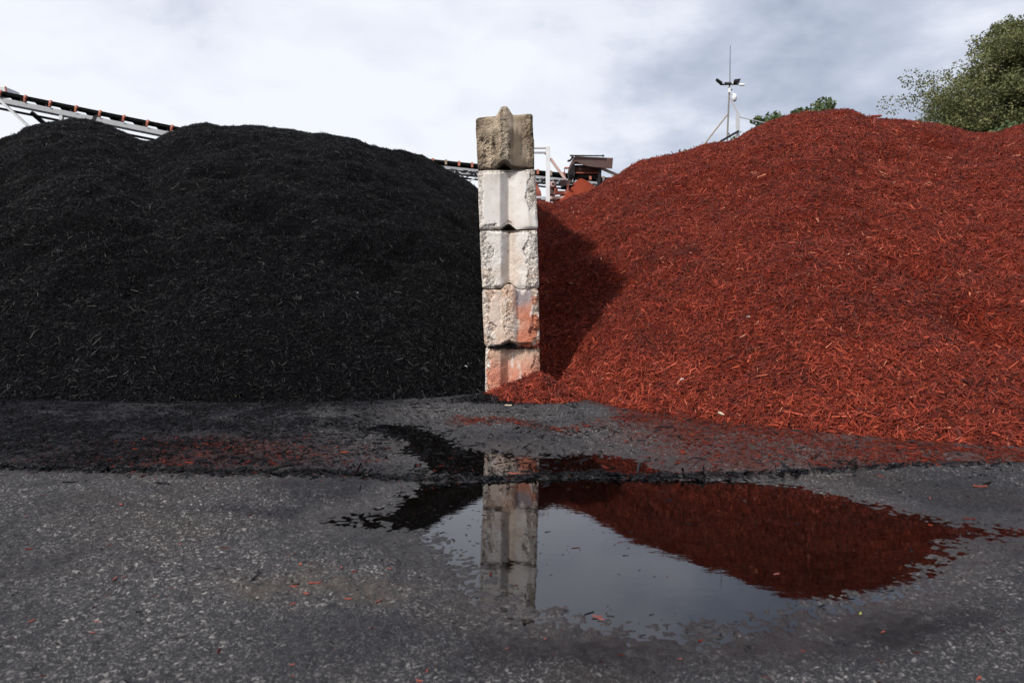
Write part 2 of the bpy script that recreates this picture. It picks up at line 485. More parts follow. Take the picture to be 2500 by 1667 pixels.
red_stops = [(0.0, (0.026, 0.004, 0.003)), (0.3, (0.076, 0.0098, 0.0050)), (0.6, (0.160, 0.0208, 0.0094)), (0.85, (0.275, 0.039, 0.017)), (0.96, (0.37, 0.080, 0.040)), (1.0, (0.48, 0.22, 0.13))]
blk_stops = [(0.0, (0.0008, 0.0008, 0.0011)), (0.5, (0.0020, 0.0021, 0.0029)), (0.85, (0.0068, 0.0076, 0.0108)), (0.975, (0.013, 0.015, 0.021)), (1.0, (0.06, 0.058, 0.056))]
m_red = mulch_mat('red_mulch', red_stops, 0.75, 0.25)
m_redm = mulch_mat('red_mulch_mound', red_stops, 0.9, 0.05, True)
m_blk = mulch_mat('black_mulch', blk_stops, 0.5, 0.12)
dull_stops = [(p, tuple(v * 0.55 for v in c)) for p, c in red_stops]
m_dull = mulch_mat('trodden_red_mulch', dull_stops, 0.85, 0.12)
m_bdull = mulch_mat('trodden_black_mulch', blk_stops, 0.8, 0.08)
m_blkm = mulch_mat('black_mulch_mound', blk_stops, 0.9, 0.05, True)

# silhouettes measured on the photograph, turned into real heights with real distances
sil_black = np.array([(-900, 420), (-500, 380), (-200, 352), (0, 335), (41, 320), (61, 303), (96, 294), (153, 286), (214, 290), (261, 303), (306, 322), (347, 339), (359, 341), (378, 335), (408, 319),
                      (435, 308), (480, 299), (505, 296), (553, 303), (638, 305), (744, 316), (808, 322), (866, 335), (904, 351), (957, 364), (1000, 368), (1029, 375), (1056, 390),
                      (1080, 405), (1116, 422), (1145, 440), (1165, 455), (1250, 520)])
sil_red = np.array([(1200, 520), (1312, 487), (1344, 492), (1371, 485), (1400, 475), (1431, 466), (1453, 456), (1485, 434), (1509, 427), (1528, 410), (1560, 394), (1600, 386), (1640, 377), (1681, 366),
                    (1716, 354), (1755, 348), (1773, 350), (1789, 345), (1835, 317), (1870, 301), (1927, 281), (1973, 272), (2030, 269), (2076, 269), (2099, 276), (2113, 282),
                    (2180, 288), (2209, 288), (2266, 293), (2301, 302), (2335, 310), (2370, 319), (2415, 324), (2445, 322), (2461, 315), (2484, 307), (2500, 306), (2750, 300), (3200, 340)])

class Pile:
    def __init__(self, sil, toe_fn, m_of_u, seed, dents, pw):
        self.pw = pw
        us = np.linspace(-1.35, 1.35, 1400)
        q = np.array([ray(a, b) for a, b in sil])
        self.us = us
        s = np.interp(us, q[:, 0], q[:, 1]) - 0.004
        # toe depth along each direction
        yy = np.full_like(us, 6.5)
        for _ in range(30):
            yy = 0.5 * yy + 0.5 * toe_fn(us * yy)
        self.y0 = yy
        self.yc = m_of_u(us)
        self.hc = H + s * self.yc
        # correct the crest height so that the skyline comes out right
        for _ in range(4):
            t = np.linspace(0.3, 1.3, 120)[:, None]
            y = self.y0 + t * (self.yc - self.y0)
            h = self.profile(t) * self.hc
            smax = ((h - H) / y).max(0)
            self.hc += (s - smax) * self.yc
        self.seed, self.dents = seed, dents
    def profile(self, t):
        up = 1 - np.clip(1 - t, 0, 1) ** self.pw
        up = np.where(t < 0, t * 1.2, up)
        back = 1 - 0.42 * np.maximum(t - 1, 0) ** 1.25
        return np.where(t <= 1, up, back)
    def h(self, x, y):
        u = x / np.maximum(y, 0.5)
        y0 = np.interp(u, self.us, self.y0); yc = np.interp(u, self.us, self.yc); hc = np.interp(u, self.us, self.hc)
        t = (y - y0) / (yc - y0)
        h = self.profile(t) * hc
        k = sstep(0.0, 0.25, t)
        kt = 1 - 0.7 * sstep(0.6, 0.95, t)
        h = h + k * kt * (0.20 * fbm(x, y, scale=0.75, octaves=4, seed=self.seed)) + k * (0.045 * fbm(x, y, scale=3.5, octaves=3, seed=self.seed + 5)
            + 0.012 * vnoise(x * 13, y * 13, seed=self.seed + 17) - 0.05 * np.maximum(0, fbm(x, y, scale=2.1, octaves=3, seed=self.seed + 9) - 0.18) * 3 * kt)
        for (px, py, rad, dep) in self.dents:
            c = self.on(px, py)
            h = h - dep * np.exp(-(((x - c[0]) / (rad * 1.5)) ** 2 + ((y - c[1]) / rad) ** 2))
        return h
    def on(self, px, py):
        u, s = ray(px, py)
        y0 = np.interp(u, self.us, self.y0); yc = np.interp(u, self.us, self.yc); hc = np.interp(u, self.us, self.hc)
        ys = np.linspace(y0 + 0.02, yc, 400)
        hh = self.profile((ys - y0) / (yc - y0)) * hc
        i = np.argmin(np.abs(hh - (H + s * ys)))
        return u * ys[i], ys[i]

black = Pile(sil_black, toe_black_line, lambda u: 17.0 + 1.5 * sstep(-0.25, -0.05, u) - 1.5 * sstep(-0.4, -0.7, u), 101,
             [(620, 512, 0.24, 0.40), (690, 552, 0.2, 0.32), (1010, 600, .2, .2), (560, 420, .25, .2), (420, 480, 0.2, 0.05), (150, 880, .12, .06), (300, 700, .2, .05), (900, 640, .2, .05)], 1.62)
red = Pile(sil_red, toe_red_line, lambda u: 14.0 + 0.5 * sstep(0.3, 0.6, u), 202,
           [(2440, 790, 0.20, 0.36), (2380, 745, .18, .22), (1960, 560, 0.3, 0.16), (1800, 900, .12, .1), (2260, 640, .2, .18), (2150, 480, .2, .06), (2250, 330, .3, .3), (1760, 380, .12, .06), (1850, 460, .14, .05)], 1.45)

def red_h(x, y):
    sh = 0.8 * (1 - sstep(0.3, 1.2, x)) * (1 - sstep(7.3, 11.0, y))
    h = red.h(x, y - sh)
    h = np.where((x < 0.31) & (y < 7.35), -1.0, h)
    # small heap spilled round the wall's foot
    c = at(1312, 940, 6.98)
    r = np.hypot((x - c[0]) / np.where(x < c[0], 0.60, 0.52), (y - 6.98) / 0.50)
    heap = 0.29 * np.clip(1 - r, 0, 1) ** 0.9 * (1 + 0.12 * fbm(x, y, scale=6, octaves=2, seed=77)) - 0.02
    h = np.maximum(h, np.where(r < 1.0, heap + 0.03, -1))
    # red mulch stays on its own side of the wall
    return np.where((x < 0.05 - 0.3 * np.maximum(y - 15.0, 0)) & (y > 7.3), -1.0, h)

def black_h(x, y):
    return np.where((x > -0.05 + 0.2 * np.maximum(y - 16.0, 0)) & (y > 7.2), -1.0, black.h(x, y))

def mound(name, hf, xr, yr, step, mat, wall_x, side):
    xs = np.arange(xr[0], xr[1], step); ys = np.arange(yr[0], yr[1], step)
    MX, MY = np.meshgrid(xs, ys)
    Z = hf(MX, MY)
    G = ground_z(MX, MY)
    nx, ny = len(xs), len(ys)
    v = np.stack([MX.ravel(), MY.ravel(), np.maximum(Z, G - 0.03).ravel()], 1)
    i0 = (np.arange(ny - 1)[:, None] * nx + np.arange(nx - 1)[None, :]).ravel()
    f = np.stack([i0, i0 + 1, i0 + nx + 1, i0 + nx], 1)
    ok = (Z > G - 0.03).ravel()
    keep = ok[f].any(1)
    f = f[keep]
    used = np.unique(f)
    remap = np.zeros(len(v), dtype=np.int64); remap[used] = np.arange(len(used))
    me = np_mesh(name, v[used], remap[f], smooth=True)
    return link(name, me, mat)

pile_b = mound('black_mulch_pile', black_h, (-18.5, 0.8), (5.6, 24.0), 0.055, m_blkm, -0.1, -1)
tag(pile_b, 'tall heap of black wood mulch filling the left side behind the asphalt', 'mulch pile')
pile_r = mound('red_mulch_pile', red_h, (-0.6, 15.5), (4.2, 20.0), 0.05, m_redm, 0.1, 1)
tag(pile_r, 'tall heap of red wood mulch right of the concrete block wall, partly in its shadow', 'mulch pile')

def scatter_on(hf, n, xr, yr, ulim, back, wall):
    x = rng.uniform(xr[0], xr[1], n); y = rng.uniform(yr[0], yr[1], n)
    u = x / y
    keep = (u > ulim[0]) & (u < ulim[1]) & (rng.random(n) < np.clip(8.5 / y, 0, 1) ** 1.6)
    x, y = x[keep], y[keep]
    e = 0.02
    h = hf(x, y); hx = (hf(x + e, y) - hf(x - e, y)) / (2 * e); hy = (hf(x, y + e) - hf(x, y - e)) / (2 * e)
    hx = np.clip(hx, -2, 2); hy = np.clip(hy, -2, 2)
    keep = (h > ground_z(x, y) - 0.012) & (hy > back) & wall(x, y)
    nrm = np.stack([-hx, -hy, np.ones_like(hx)], 1); nrm /= np.linalg.norm(nrm, axis=1, keepdims=True)
    return np.stack([x, y, h], 1)[keep], nrm[keep]

def clump(P, seed):
    return 0.22 * fbm(P[:, 0], P[:, 1], P[:, 2], scale=1.1, octaves=2, seed=seed) + 0.30 * fbm(P[:, 0], P[:, 1], P[:, 2], scale=5.0, octaves=2, seed=seed + 1)

def sizes(n, mean, sig, hgt, coarse):
    L = np.exp(rng.normal(math.log(mean), sig, n)) * (1 + coarse * np.exp(-hgt / 0.5))
    L = np.clip(L, 0.012, 0.16)
    W = np.clip(L * rng.uniform(0.08, 0.26, n), 0.0028, 0.016)
    T = W * rng.uniform(0.3, 0.7, n)
    return L, W, T

P, Nn = scatter_on(black_h, 1620000, (-18.0, -0.28), (5.8, 19.0), (-1.2, 0.0), -0.2, lambda x, y: (x < -0.29) | (y < 7.12))
n = len(P)
print('black chips', n)
L, W, T = sizes(n, 0.025, 0.50, P[:, 2], 0.30)
P[:, 2] += rng.uniform(-0.004, 0.016, n)
chips('mulch_chips', P, Nn, L, W, T, rng.uniform(0.15, 0.8, n), np.clip(rng.beta(1.5, 2.6, n) + 0.7 * clump(P, 501), 0, 0.97), m_blk, pile_b)['kind'] = 'stuff'

P, Nn = scatter_on(red_h, 1450000, (-0.4, 15.2), (4.5, 15.2), (-0.1, 1.2), -0.2, lambda x, y: (x > 0.28) | (y < 7.12))
n = len(P)
print('red chips', n)
L, W, T = sizes(n, 0.028, 0.58, P[:, 2], 0.38)
P[:, 2] += rng.uniform(-0.004, 0.018, n)
tone = np.clip(rng.beta(2.2, 2.2, n) * (0.92 + 0.15 * np.exp(-P[:, 2] / 0.6)) + 0.5 * clump(P, 511), 0, 0.92)
pale = rng.random(n) < 0.010
tone[pale] = rng.uniform(0.95, 1.0, pale.sum())
chips('mulch_chips', P, Nn, L, W, T, rng.uniform(0.15, 0.8, n), tone, m_red, pile_r)['kind'] = 'stuff'

# ------------------------------------------------------------------ litter on the asphalt
def litter(name, n, xr, yr, dens, mean, mat, tone, coarse_tilt=0.12, lift=0.004, extra=None, label=None):
    x = rng.uniform(xr[0], xr[1], n); y = rng.uniform(yr[0], yr[1], n)
    keep = rng.random(n) < dens(x, y)
    x, y = x[keep], y[keep]
    z = ground_z(x, y) + rng.uniform(0, lift, len(x))
    if extra is not None: z = z + extra(x, y) * rng.uniform(0.0, 1.0, len(x))
    z = np.maximum(z, 0.001)
    P = np.stack([x, y, z], 1)
    nr = np.tile(np.array([[0, 0, 1.0]]), (len(x), 1))
    L = np.clip(np.exp(rng.normal(math.log(mean), 0.5, len(x))), 0.008, 0.13)
    W = np.clip(L * rng.uniform(0.12, 0.4, len(x)), 0.003, 0.022); T = W * rng.uniform(0.3, 0.6, len(x))
    o = chips(name, P, nr, L, W, T, rng.uniform(0.02, coarse_tilt, len(x)), tone(len(x)), mat)
    o['kind'] = 'stuff'
    if label: o['label'] = label
    return o

patchy = lambda x, y, s: np.clip(0.55 + 0.9 * fbm(x, y, scale=3, octaves=4, seed=s), 0.03, 1)
litter('black_mulch_litter', 150000, (-6.5, 0.6), (3.75, 7.0), lambda x, y: np.clip(black_zone(x, y) * patchy(x, y, 61) * 1.1, 0, 1), 0.020, m_bdull, lambda n: rng.beta(2.2, 1.6, n) * 0.985, 0.25, 0.012)
litter('black_mulch_windrow', 120000, (-6.5, 5.5), (3.6, 4.6), lambda x, y: ridge(x, y) * np.clip(0.9 - 0.65 * sstep(0.8, 2.2, x), 0, 1), 0.026, m_blk, lambda n: rng.beta(2, 2, n), 0.5, 0.006,
       lambda x, y: 0.018 * ridge(x, y))
litter('black_lump_litter', 14000, (-6.5, 5.5), (3.4, 5.0), lambda x, y: 0.5 * np.exp(-((y - windrow(x) - 0.05) / 0.16) ** 2) * patchy(x, y, 71) * np.clip(1 - 0.25 * np.maximum(x, 0), 0.2, 1), 0.05, m_blk, lambda n: rng.beta(2, 2, n), 0.5, 0.02)
litter('red_mulch_litter', 260000, (-5.5, 6.2), (3.6, 7.0),
       lambda x, y: np.clip(red_patch(x, y) * 0.34 * patchy(x, y, 63) + red_zone(x, y) * (0.30 + 0.55 * sstep(0.9, 2.0, x) + 0.8 * sstep(0.9, 0.0, toe_red_line(x) - y)) * patchy(x, y, 65) + 0.9 * red_streak(x, y) * patchy(x, y, 66)
                            + ridge(x, y) * 0.05 + 0.003 * np.exp(-np.abs(y - windrow(x)) / 0.3), 0, 1),
       0.017, m_dull, lambda n: np.clip(rng.beta(2.0, 2.2, n) * 0.95, 0, 1), 0.22, 0.010)
litter('black_chip_litter', 30000, (0.0, 6.0), (3.3, 6.2),
       lambda x, y: np.clip(0.5 * np.exp(-((y - 5.25) / 0.22) ** 2 - ((x - 0.35) / 0.8) ** 2) + red_zone(x, y) * 0.12 + 0.14 * np.exp(-((y - windrow(x) + 0.3) / 0.22) ** 2) * sstep(1.7, 2.6, x), 0, 1) * patchy(x, y, 67),
       0.030, m_blk, lambda n: rng.beta(2, 2, n), 0.25, 0.008)
litter('fine_mulch_litter', 16000, (-4, 4), (1.4, 4.2), lambda x, y: 0.5 * np.exp(-(((x + .28) / .22) ** 2 + ((y - 3.2) / .5) ** 2)) + 0.4 * np.exp(-((poly_sd(main_shore, x, y) + 0.02) / 0.07) ** 2) + 0.12 * patchy(x, y, 69) + 0.25 * np.exp(-(((x + .9) / .4) ** 2 + ((y - 2.5) / .25) ** 2)), 0.011, m_blk, lambda n: rng.beta(2, 2, n), 0.2, 0.003)
litter('fine_red_litter', 9000, (-4, 4), (1.4, 4.2), lambda x, y: 0.07 * patchy(x, y, 70) + 0.25 * np.exp(-(((x + .9) / .4) ** 2 + ((y - 2.5) / .25) ** 2)) + .1 * np.exp(-(((x - .2) / .7) ** 2 + ((y - 1.9) / .25) ** 2)), 0.012, m_dull, lambda n: rng.beta(2, 2, n) * .9, 0.2, 0.003)
# black mulch that sits under the red heap at the wall's foot
c = on_ground(1190, 990)
litter('black_mulch_spill', 6000, (-0.75, 0.6), (6.35, 7.1), lambda x, y: np.exp(-(((x - c[0] + 0.05 * 0) / 0.22) ** 2 + ((y - 6.80) / 0.13) ** 2)) + .8 * np.exp(-(((x - .02) / 0.2) ** 2 + ((y - 6.60) / 0.07) ** 2)), 0.04, m_blk, lambda n: rng.beta(2, 2, n), 0.5, 0.01,
       lambda x, y: 0.05 * np.exp(-(((x - c[0]) / 0.25) ** 2 + ((y - 6.85) / 0.2) ** 2)))

# ------------------------------------------------------------------ single chips lying on the asphalt
def single_chip_mesh(name, L, W, T, seed):
    r = random.Random(seed)
    ns = 6
    vs, fs = [], []
    for i in range(ns):
        t = i / (ns - 1)
        wd = W * (0.35 + 0.65 * math.sin(PI * (0.12 + 0.8 * t))) * r.uniform(0.8, 1.1)
        off = W * 0.5 * math.sin(t * 3 + seed) * 0.6
        zc = 0.12 * L * (t - 0.5) ** 2
        for a, b in ((-1, 0), (1, 0), (0.8, 1), (-0.7, 1)):
            vs.append((L * (t - 0.5), off + a * wd / 2, zc + b * T * r.uniform(0.7, 1.1)))
    for i in range(ns - 1):
        for j in range(4):
            fs.append((i * 4 + j, i * 4 + (j + 1) % 4, (i + 1) * 4 + (j + 1) % 4, (i + 1) * 4 + j))
    fs += [(3, 2, 1, 0), tuple((ns - 1) * 4 + j for j in range(4))]
    me = bpy.data.meshes.new(name); me.from_pydata(vs, [], fs)
    return me

def chip_mat(name, col):
    m, k, out = new_mat(name)
    co = k.n('ShaderNodeTexCoord').outputs['Object']
    st = k.noise(k.n('ShaderNodeMapping', {'Vector': co, 'Scale': (40, 400, 200)}).outputs[0], 1.0, 3)
    cc = k.mix(st, (*[v * 0.55 for v in col], 1), (*[min(1, v * 1.35) for v in col], 1))
    finish(k, out, cc, 0.7, st, 0.4, 0.002)
    return m
mc_red = chip_mat('red_wood', (0.20, 0.036, 0.022)); mc_rust = chip_mat('rust_wood', (0.17, 0.034, 0.02)); mc_brown = chip_mat('brown_wood', (0.14, 0.035, 0.024)); mc_black = chip_mat('black_wood', (0.012, 0.012, 0.014))
mc_tan = chip_mat('tan_wood', (0.5, 0.42, 0.3)); mc_leaf = chip_mat('yellow_leaf', (0.22, 0.25, 0.06))

def lay(name, px, py, length_px, rz, mat, label, cat, group=None, ratio=0.28, zmin=0.002):
    p = on_ground(px, py, 0.03)
    z = max(float(ground_z(p[0], p[1])), zmin)
    p = on_ground(px, py, z)
    L = length_px / F * p[1]
    me = single_chip_mesh(name, L, L * ratio, L * 0.10, int(px + py))
    o = link(name, me, mat)
    o.location = (float(p[0]), float(p[1]), max(float(ground_z(p[0], p[1])), zmin) + 0.001)
    o.rotation_euler = (0.05, random.uniform(-0.06, 0.06), rz)
    return tag(o, label, cat, group)

for px, py, lp in [(296, 1234, 15), (281, 1412, 20), (303, 1405, 9), (733, 1378, 20), (834, 1386, 14), (951, 1387, 13), (718, 1434, 18), (747, 1447, 18), (715, 1473, 14), (850, 1463, 20),
                   (77, 1516, 16), (236, 1519, 14), (226, 1546, 12), (712, 1624, 16), (1023, 1656, 20), (1042, 1639, 16), (1238, 1583, 12), (64, 1266, 10), (2270, 1220, 16), (2156, 1544, 14), (1660, 1600, 12), (440, 1330, 9), (1330, 1560, 11)]:
    lay('wood_chip', px, py, lp, random.uniform(-1.5, 1.5), random.choice((mc_red, mc_red, mc_rust)), 'small red wood chip lying loose on the bare grey asphalt', 'wood chip', 'loose red wood chips on the asphalt')
lay('wood_chip', 2390, 1652, 30, 0.9, mc_red, 'large bright red wood chip on asphalt in the bottom right corner', 'wood chip')
lay('wood_splinter', 768, 1421, 32, 0.15, mc_red, 'long thin red splinter on the muddy asphalt patch', 'splinter', ratio=0.12)
lay('wood_splinter', 1458, 1505, 26, -0.15, mc_red, 'thin red splinter at the front edge of the puddle', 'splinter', 'pair of splinters at the puddle edge', ratio=0.14)
lay('wood_splinter', 1467, 1512, 18, -0.3, mc_red, 'short red splinter just below a longer one at the puddle edge', 'splinter', 'pair of splinters at the puddle edge', ratio=0.2)
lay('wood_splinter', 2393, 1190, 34, 0.05, mc_red, 'long red splinter on asphalt below the red mulch at far right', 'splinter', ratio=0.12)
lay('bark_piece', 925, 1469, 24, 1.0, mc_brown, 'dark brown pointed bark sliver standing on the muddy asphalt', 'bark piece', ratio=0.2)
lay('twig', 436, 1557, 34, 0.5, mc_black, 'thin dark twig on the lower left asphalt', 'twig', ratio=0.08)
lay('black_chip', 316, 1261, 16, 0.6, mc_black, 'black wood chip alone on the left asphalt', 'wood chip')
lay('black_chip', 2249, 1574, 18, 0.3, mc_black, 'black lump of wood on damp asphalt right of the puddle', 'wood chip', ratio=0.7)
lay('leaf', 2100, 1492, 12, 0.5, mc_leaf, 'tiny yellow green leaf at the puddle right edge', 'leaf', ratio=0.6)
lay('floating_chip', 1896, 1402, 16, 0.1, mc_brown, 'brown chip floating on the dark red reflection in the puddle', 'wood chip', ratio=0.4)
lay('red_chip', 1253, 1156, 26, 0.0, mc_red, 'long red chip lying on the debris line across the wall reflection', 'wood chip', ratio=0.22, zmin=0.035)
lay('pale_wood_scrap', 1241, 990, 17, 0.2, mc_tan, 'cream coloured wood scrap lying against the red heap at the wall foot', 'wood scrap', ratio=0.4, zmin=0.06)

# ------------------------------------------------------------------ concrete blocks
m_conc, k, out = new_mat('cast_concrete')
co = k.n('ShaderNodeTexCoord').outputs['Object']
col = k.attr('tint', 'Color')
n1 = k.noise(co, 9, 6, 0.6); n2 = k.noise(co, 130, 3, 0.7)
v = k.n('ShaderNodeTexVoronoi', {'Vector': co, 'Scale': 105.0})
pits = k.n('ShaderNodeTexVoronoi', {'Vector': co, 'Scale': 30.0})
pit = k.math('MULTIPLY', k.maprange(pits.outputs['Distance'], 0.14, 0.08), k.maprange(k.n('ShaderNodeSeparateColor', {0: pits.outputs['Color']}).outputs[1], 0.6, 0.7))
rg = k.attr('rough')
c = k.mix(k.math('MULTIPLY', k.maprange(n1, 0.35, 0.7), 0.5), col, k.mix(1.0, col, (0.72, 0.66, 0.6, 1), 'MULTIPLY'))
agg = k.n('ShaderNodeSeparateColor', {0: v.outputs['Color']}).outputs[0]
c = k.mix(k.math('MULTIPLY', rg, k.maprange(agg, 0.55, 0.6, 0.0, 0.6)), c, k.mix(1.0, c, (1.5, 1.45, 1.4, 1), 'MULTIPLY'))
c = k.mix(k.math('MULTIPLY', rg, k.maprange(agg, 0.22, 0.18, 0.0, 0.6)), c, k.mix(1.0, c, (0.5, 0.46, 0.42, 1), 'MULTIPLY'))
c = k.mix(k.math('MULTIPLY', pit, 0.75), c, k.mix(1.0, c, (0.3, 0.28, 0.26, 1), 'MULTIPLY'))
v3 = k.n('ShaderNodeTexVoronoi', {'Vector': co, 'Scale': 48.0})
ag3 = k.n('ShaderNodeSeparateColor', {0: v3.outputs['Color']}).outputs[1]
rm = k.maprange(rg, 0.3, 0.7)
c = k.mix(k.math('MULTIPLY', rm, k.math('MULTIPLY', k.maprange(ag3, 0.72, 0.78), k.maprange(v3.outputs['Distance'], 0.45, 0.3))), c, k.mix(1.0, c, (1.55, 1.5, 1.45, 1), 'MULTIPLY'))
c = k.mix(k.math('MULTIPLY', rm, k.maprange(ag3, 0.25, 0.2, 0.0, 0.75)), c, k.mix(1.0, c, (0.45, 0.42, 0.38, 1), 'MULTIPLY'))
hh = k.math('SUBTRACT', k.math('ADD', k.math('MULTIPLY', n2, 0.4), k.math('MULTIPLY', k.math('MULTIPLY', v.outputs['Distance'], rg), -1.3)), k.math('MULTIPLY', pit, 0.6))
finish(k, out, c, 0.9, hh, 1.0, 0.012, spec=0.2)

YW = 7.2
def block(pl, pr, pt, pb, feature, fx, fw, ridge_top, notch, tint_fn, rough_fn, seed, amp, label, length=1.5, chipr=0.02, z_bottom=None):
    """pl=(left x at top, at bottom) px; pr the same on the right; pt=(left, right) top y px; pb bottom; fx centre of the vertical feature, fw its half width in px"""
    step = 0.0085
    xc = (pl[0] + pl[1] + pr[0] + pr[1]) / 4
    o3 = at(xc, pb[0], YW)
    zb_l, zb_r = at(xc, pb[0], YW)[2], at(xc, pb[1], YW)[2]
    zt_l, zt_r = at(xc, pt[0], YW)[2], at(xc, pt[1], YW)[2]
    if z_bottom is not None: zb_l = zb_r = z_bottom
    z0 = min(zb_l, zb_r)
    xl_t, xl_b = at(pl[0], 500, YW)[0], at(pl[1], 500, YW)[0]
    xr_t, xr_b = at(pr[0], 500, YW)[0], at(pr[1], 500, YW)[0]
    org = np.array([o3[0], YW, z0])
    nx = int(0.60 / step); nz = int(0.58 / step); ny = 40
    a = np.linspace(0, 1, nx); b = np.linspace(0, 1, nz)
    tt = np.concatenate([np.linspace(0, 0.12, 14)[:-1], np.linspace(0.12, 1, ny - 13)])
    parts, faces, off = [], [], 0
    def grid(A, B, fn):
        nonlocal off
        g, h_ = np.meshgrid(A, B)
        p = np.stack(fn(g.ravel(), h_.ravel()), 1)
        i0 = (np.arange(len(B) - 1)[:, None] * len(A) + np.arange(len(A) - 1)[None, :]).ravel()
        faces.append(np.stack([i0, i0 + 1, i0 + len(A) + 1, i0 + len(A)], 1) + off)
        parts.append(p); off += len(p)
    o_ = np.ones_like
    grid(a, b, lambda g, h_: (g, 0 * g, h_))                 # front
    grid(a[::-1], b, lambda g, h_: (g, o_(g), h_))           # back
    grid(tt[::-1], b, lambda g, h_: (0 * g, g, h_))          # left
    grid(tt, b, lambda g, h_: (o_(g), g, h_))                # right
    grid(a, tt, lambda g, h_: (g, h_, o_(g)))                # top
    grid(a, tt[::-1], lambda g, h_: (g, h_, 0 * g))          # bottom
    Q = np.vstack(parts); FA = np.vstack(faces)
    ga, gt, gb = Q[:, 0], Q[:, 1], Q[:, 2]
    xl = xl_b + (xl_t - xl_b) * gb; xr = xr_b + (xr_t - xr_b) * gb
    x = xl + (xr - xl) * ga
    fcx = at(fx, 500, YW)[0]; fwm = fw / F * YW
    zb = zb_l + (zb_r - zb_l) * ga; zt = zt_l + (zt_r - zt_l) * ga
    e = np.abs(x - fcx)
    zb = zb + notch * np.clip(1.15 * (1 - e / 0.085), 0, 1)
    zt = zt + ridge_top * sstep(0, 1, np.clip(1.25 * (1 - e / 0.092), 0, 1))
    z = zb + (zt - zb) * gb
    y = YW + gt * length
    Pm = np.stack([x, y, z], 1)
    # normals outward (per face of the box), used to round and to roughen
    front = np.exp(-gt * length / 0.03)
    dx = np.minimum(x - xl, xr - x); dz = np.minimum(z - zb, zt - z); dy = np.minimum(gt, 1 - gt) * length
    nzs = fbm(x * 1.0, y, z, scale=9, octaves=4, seed=seed)
    rad = chipr * (1 + 1.1 * fbm(x, y, z, scale=5, octaves=3, seed=seed + 3)); rad = np.maximum(rad, 0.006)
    def rnd(d1, d2):   # how far a point on face 1 is pulled in close to edge 2
        return np.clip(1 - d1 / rad, 0, 1), np.clip(1 - d2 / rad, 0, 1)
    cx = np.clip(1 - dx / rad, 0, 1); cz = np.clip(1 - dz / rad, 0, 1); cy = np.clip(1 - dy / rad, 0, 1)
    sx = np.where(ga < 0.5, 1, -1); sz = np.where(gb < 0.5, 1, -1); sy = np.where(gt < 0.5, 1, -1)
    nrm = np.sqrt(cx ** 2 + cy ** 2 + cz ** 2) + 1e-9
    over = np.maximum(nrm - 1, 0) / nrm
    x = x + sx * rad * cx * over; y = y + sy * rad * cy * over; z = z + sz * rad * cz * over
    # vertical key or groove on the end face
    if feature == 'ridge':
        prof = np.clip(1.6 * (1 - e / fwm), 0, 1); y = y - front * 0.045 * prof * sstep(0.0, 0.05, gb) * (1 - 0.0 * gb)
    elif feature == 'groove':
        eg = np.where(x < fcx, (fcx - x) / (0.8 * fwm), (x - fcx) / (2.0 * fwm)); prof = np.clip(1 - eg, 0, 1); y = y + front * 0.070 * prof
    rgh = np.clip(rough_fn(ga, gb, x, z) * 1.0, 0, 1)
    edge = np.clip(1 - np.minimum(dx, np.minimum(dz, dy + 0 * dz) if False else dz) / 0.06, 0, 1)
    rgh = np.clip(rgh + (edge * (0.6 + 0.9 * fbm(x, y, z, scale=7, octaves=3, seed=seed + 8)) > 0.45) * 0.7 * front, 0, 1)
    brk = fbm(x, y, z, scale=16, octaves=5, seed=seed + 13, gain=0.65)
    y = y + front * (rgh * (0.013 + 0.020 * brk + 0.0045 * vnoise(x * 75, y * 75, z * 75, seed + 1) + 0.003 * vnoise(x * 110, y * 110, z * 110, seed + 2)) * amp + 0.0015 * nzs)
    outx = np.where(ga < 0.001, -1, np.where(ga > 0.999, 1, 0))
    x = x + outx * (0.003 * nzs + 0.005 * brk) * amp
    outz = np.where(gb > 0.999, 1, np.where(gb < 0.001, -1, 0))
    z = z + outz * (0.004 * nzs + 0.004 * brk) * amp
    V = np.stack([x, y, z], 1)
    # weld the seams
    key = np.round(Q * 100000).astype(np.int64)
    _, first, inv = np.unique(key[:, 0] * 10 ** 12 + key[:, 1] * 10 ** 6 + key[:, 2], return_index=True, return_inverse=True)
    FA = inv.ravel()[FA]; V = V[first]
    tint = tint_fn(ga, gb, x, y, z)[first]; rgh = rgh[first]
    me = np_mesh('concrete_block', V - org, FA, smooth=True)
    cattr(me, 'tint', np.clip(tint, 0.02, 0.9)); fattr(me, 'rough', rgh)
    o = link('concrete_block', me, m_conc)
    o.location = [float(c) for c in org]
    tag(o, label, 'concrete block', 'concrete blocks stacked at the end of the dividing wall')
    return o

def mixc(a, b, t):
    t = np.clip(t, 0, 1)[:, None]
    return np.asarray(a)[None, :] * (1 - t) + np.asarray(b)[None, :] * t if np.ndim(a) == 1 else a * (1 - t) + np.asarray(b) * t

def C(*c): return np.array(c)

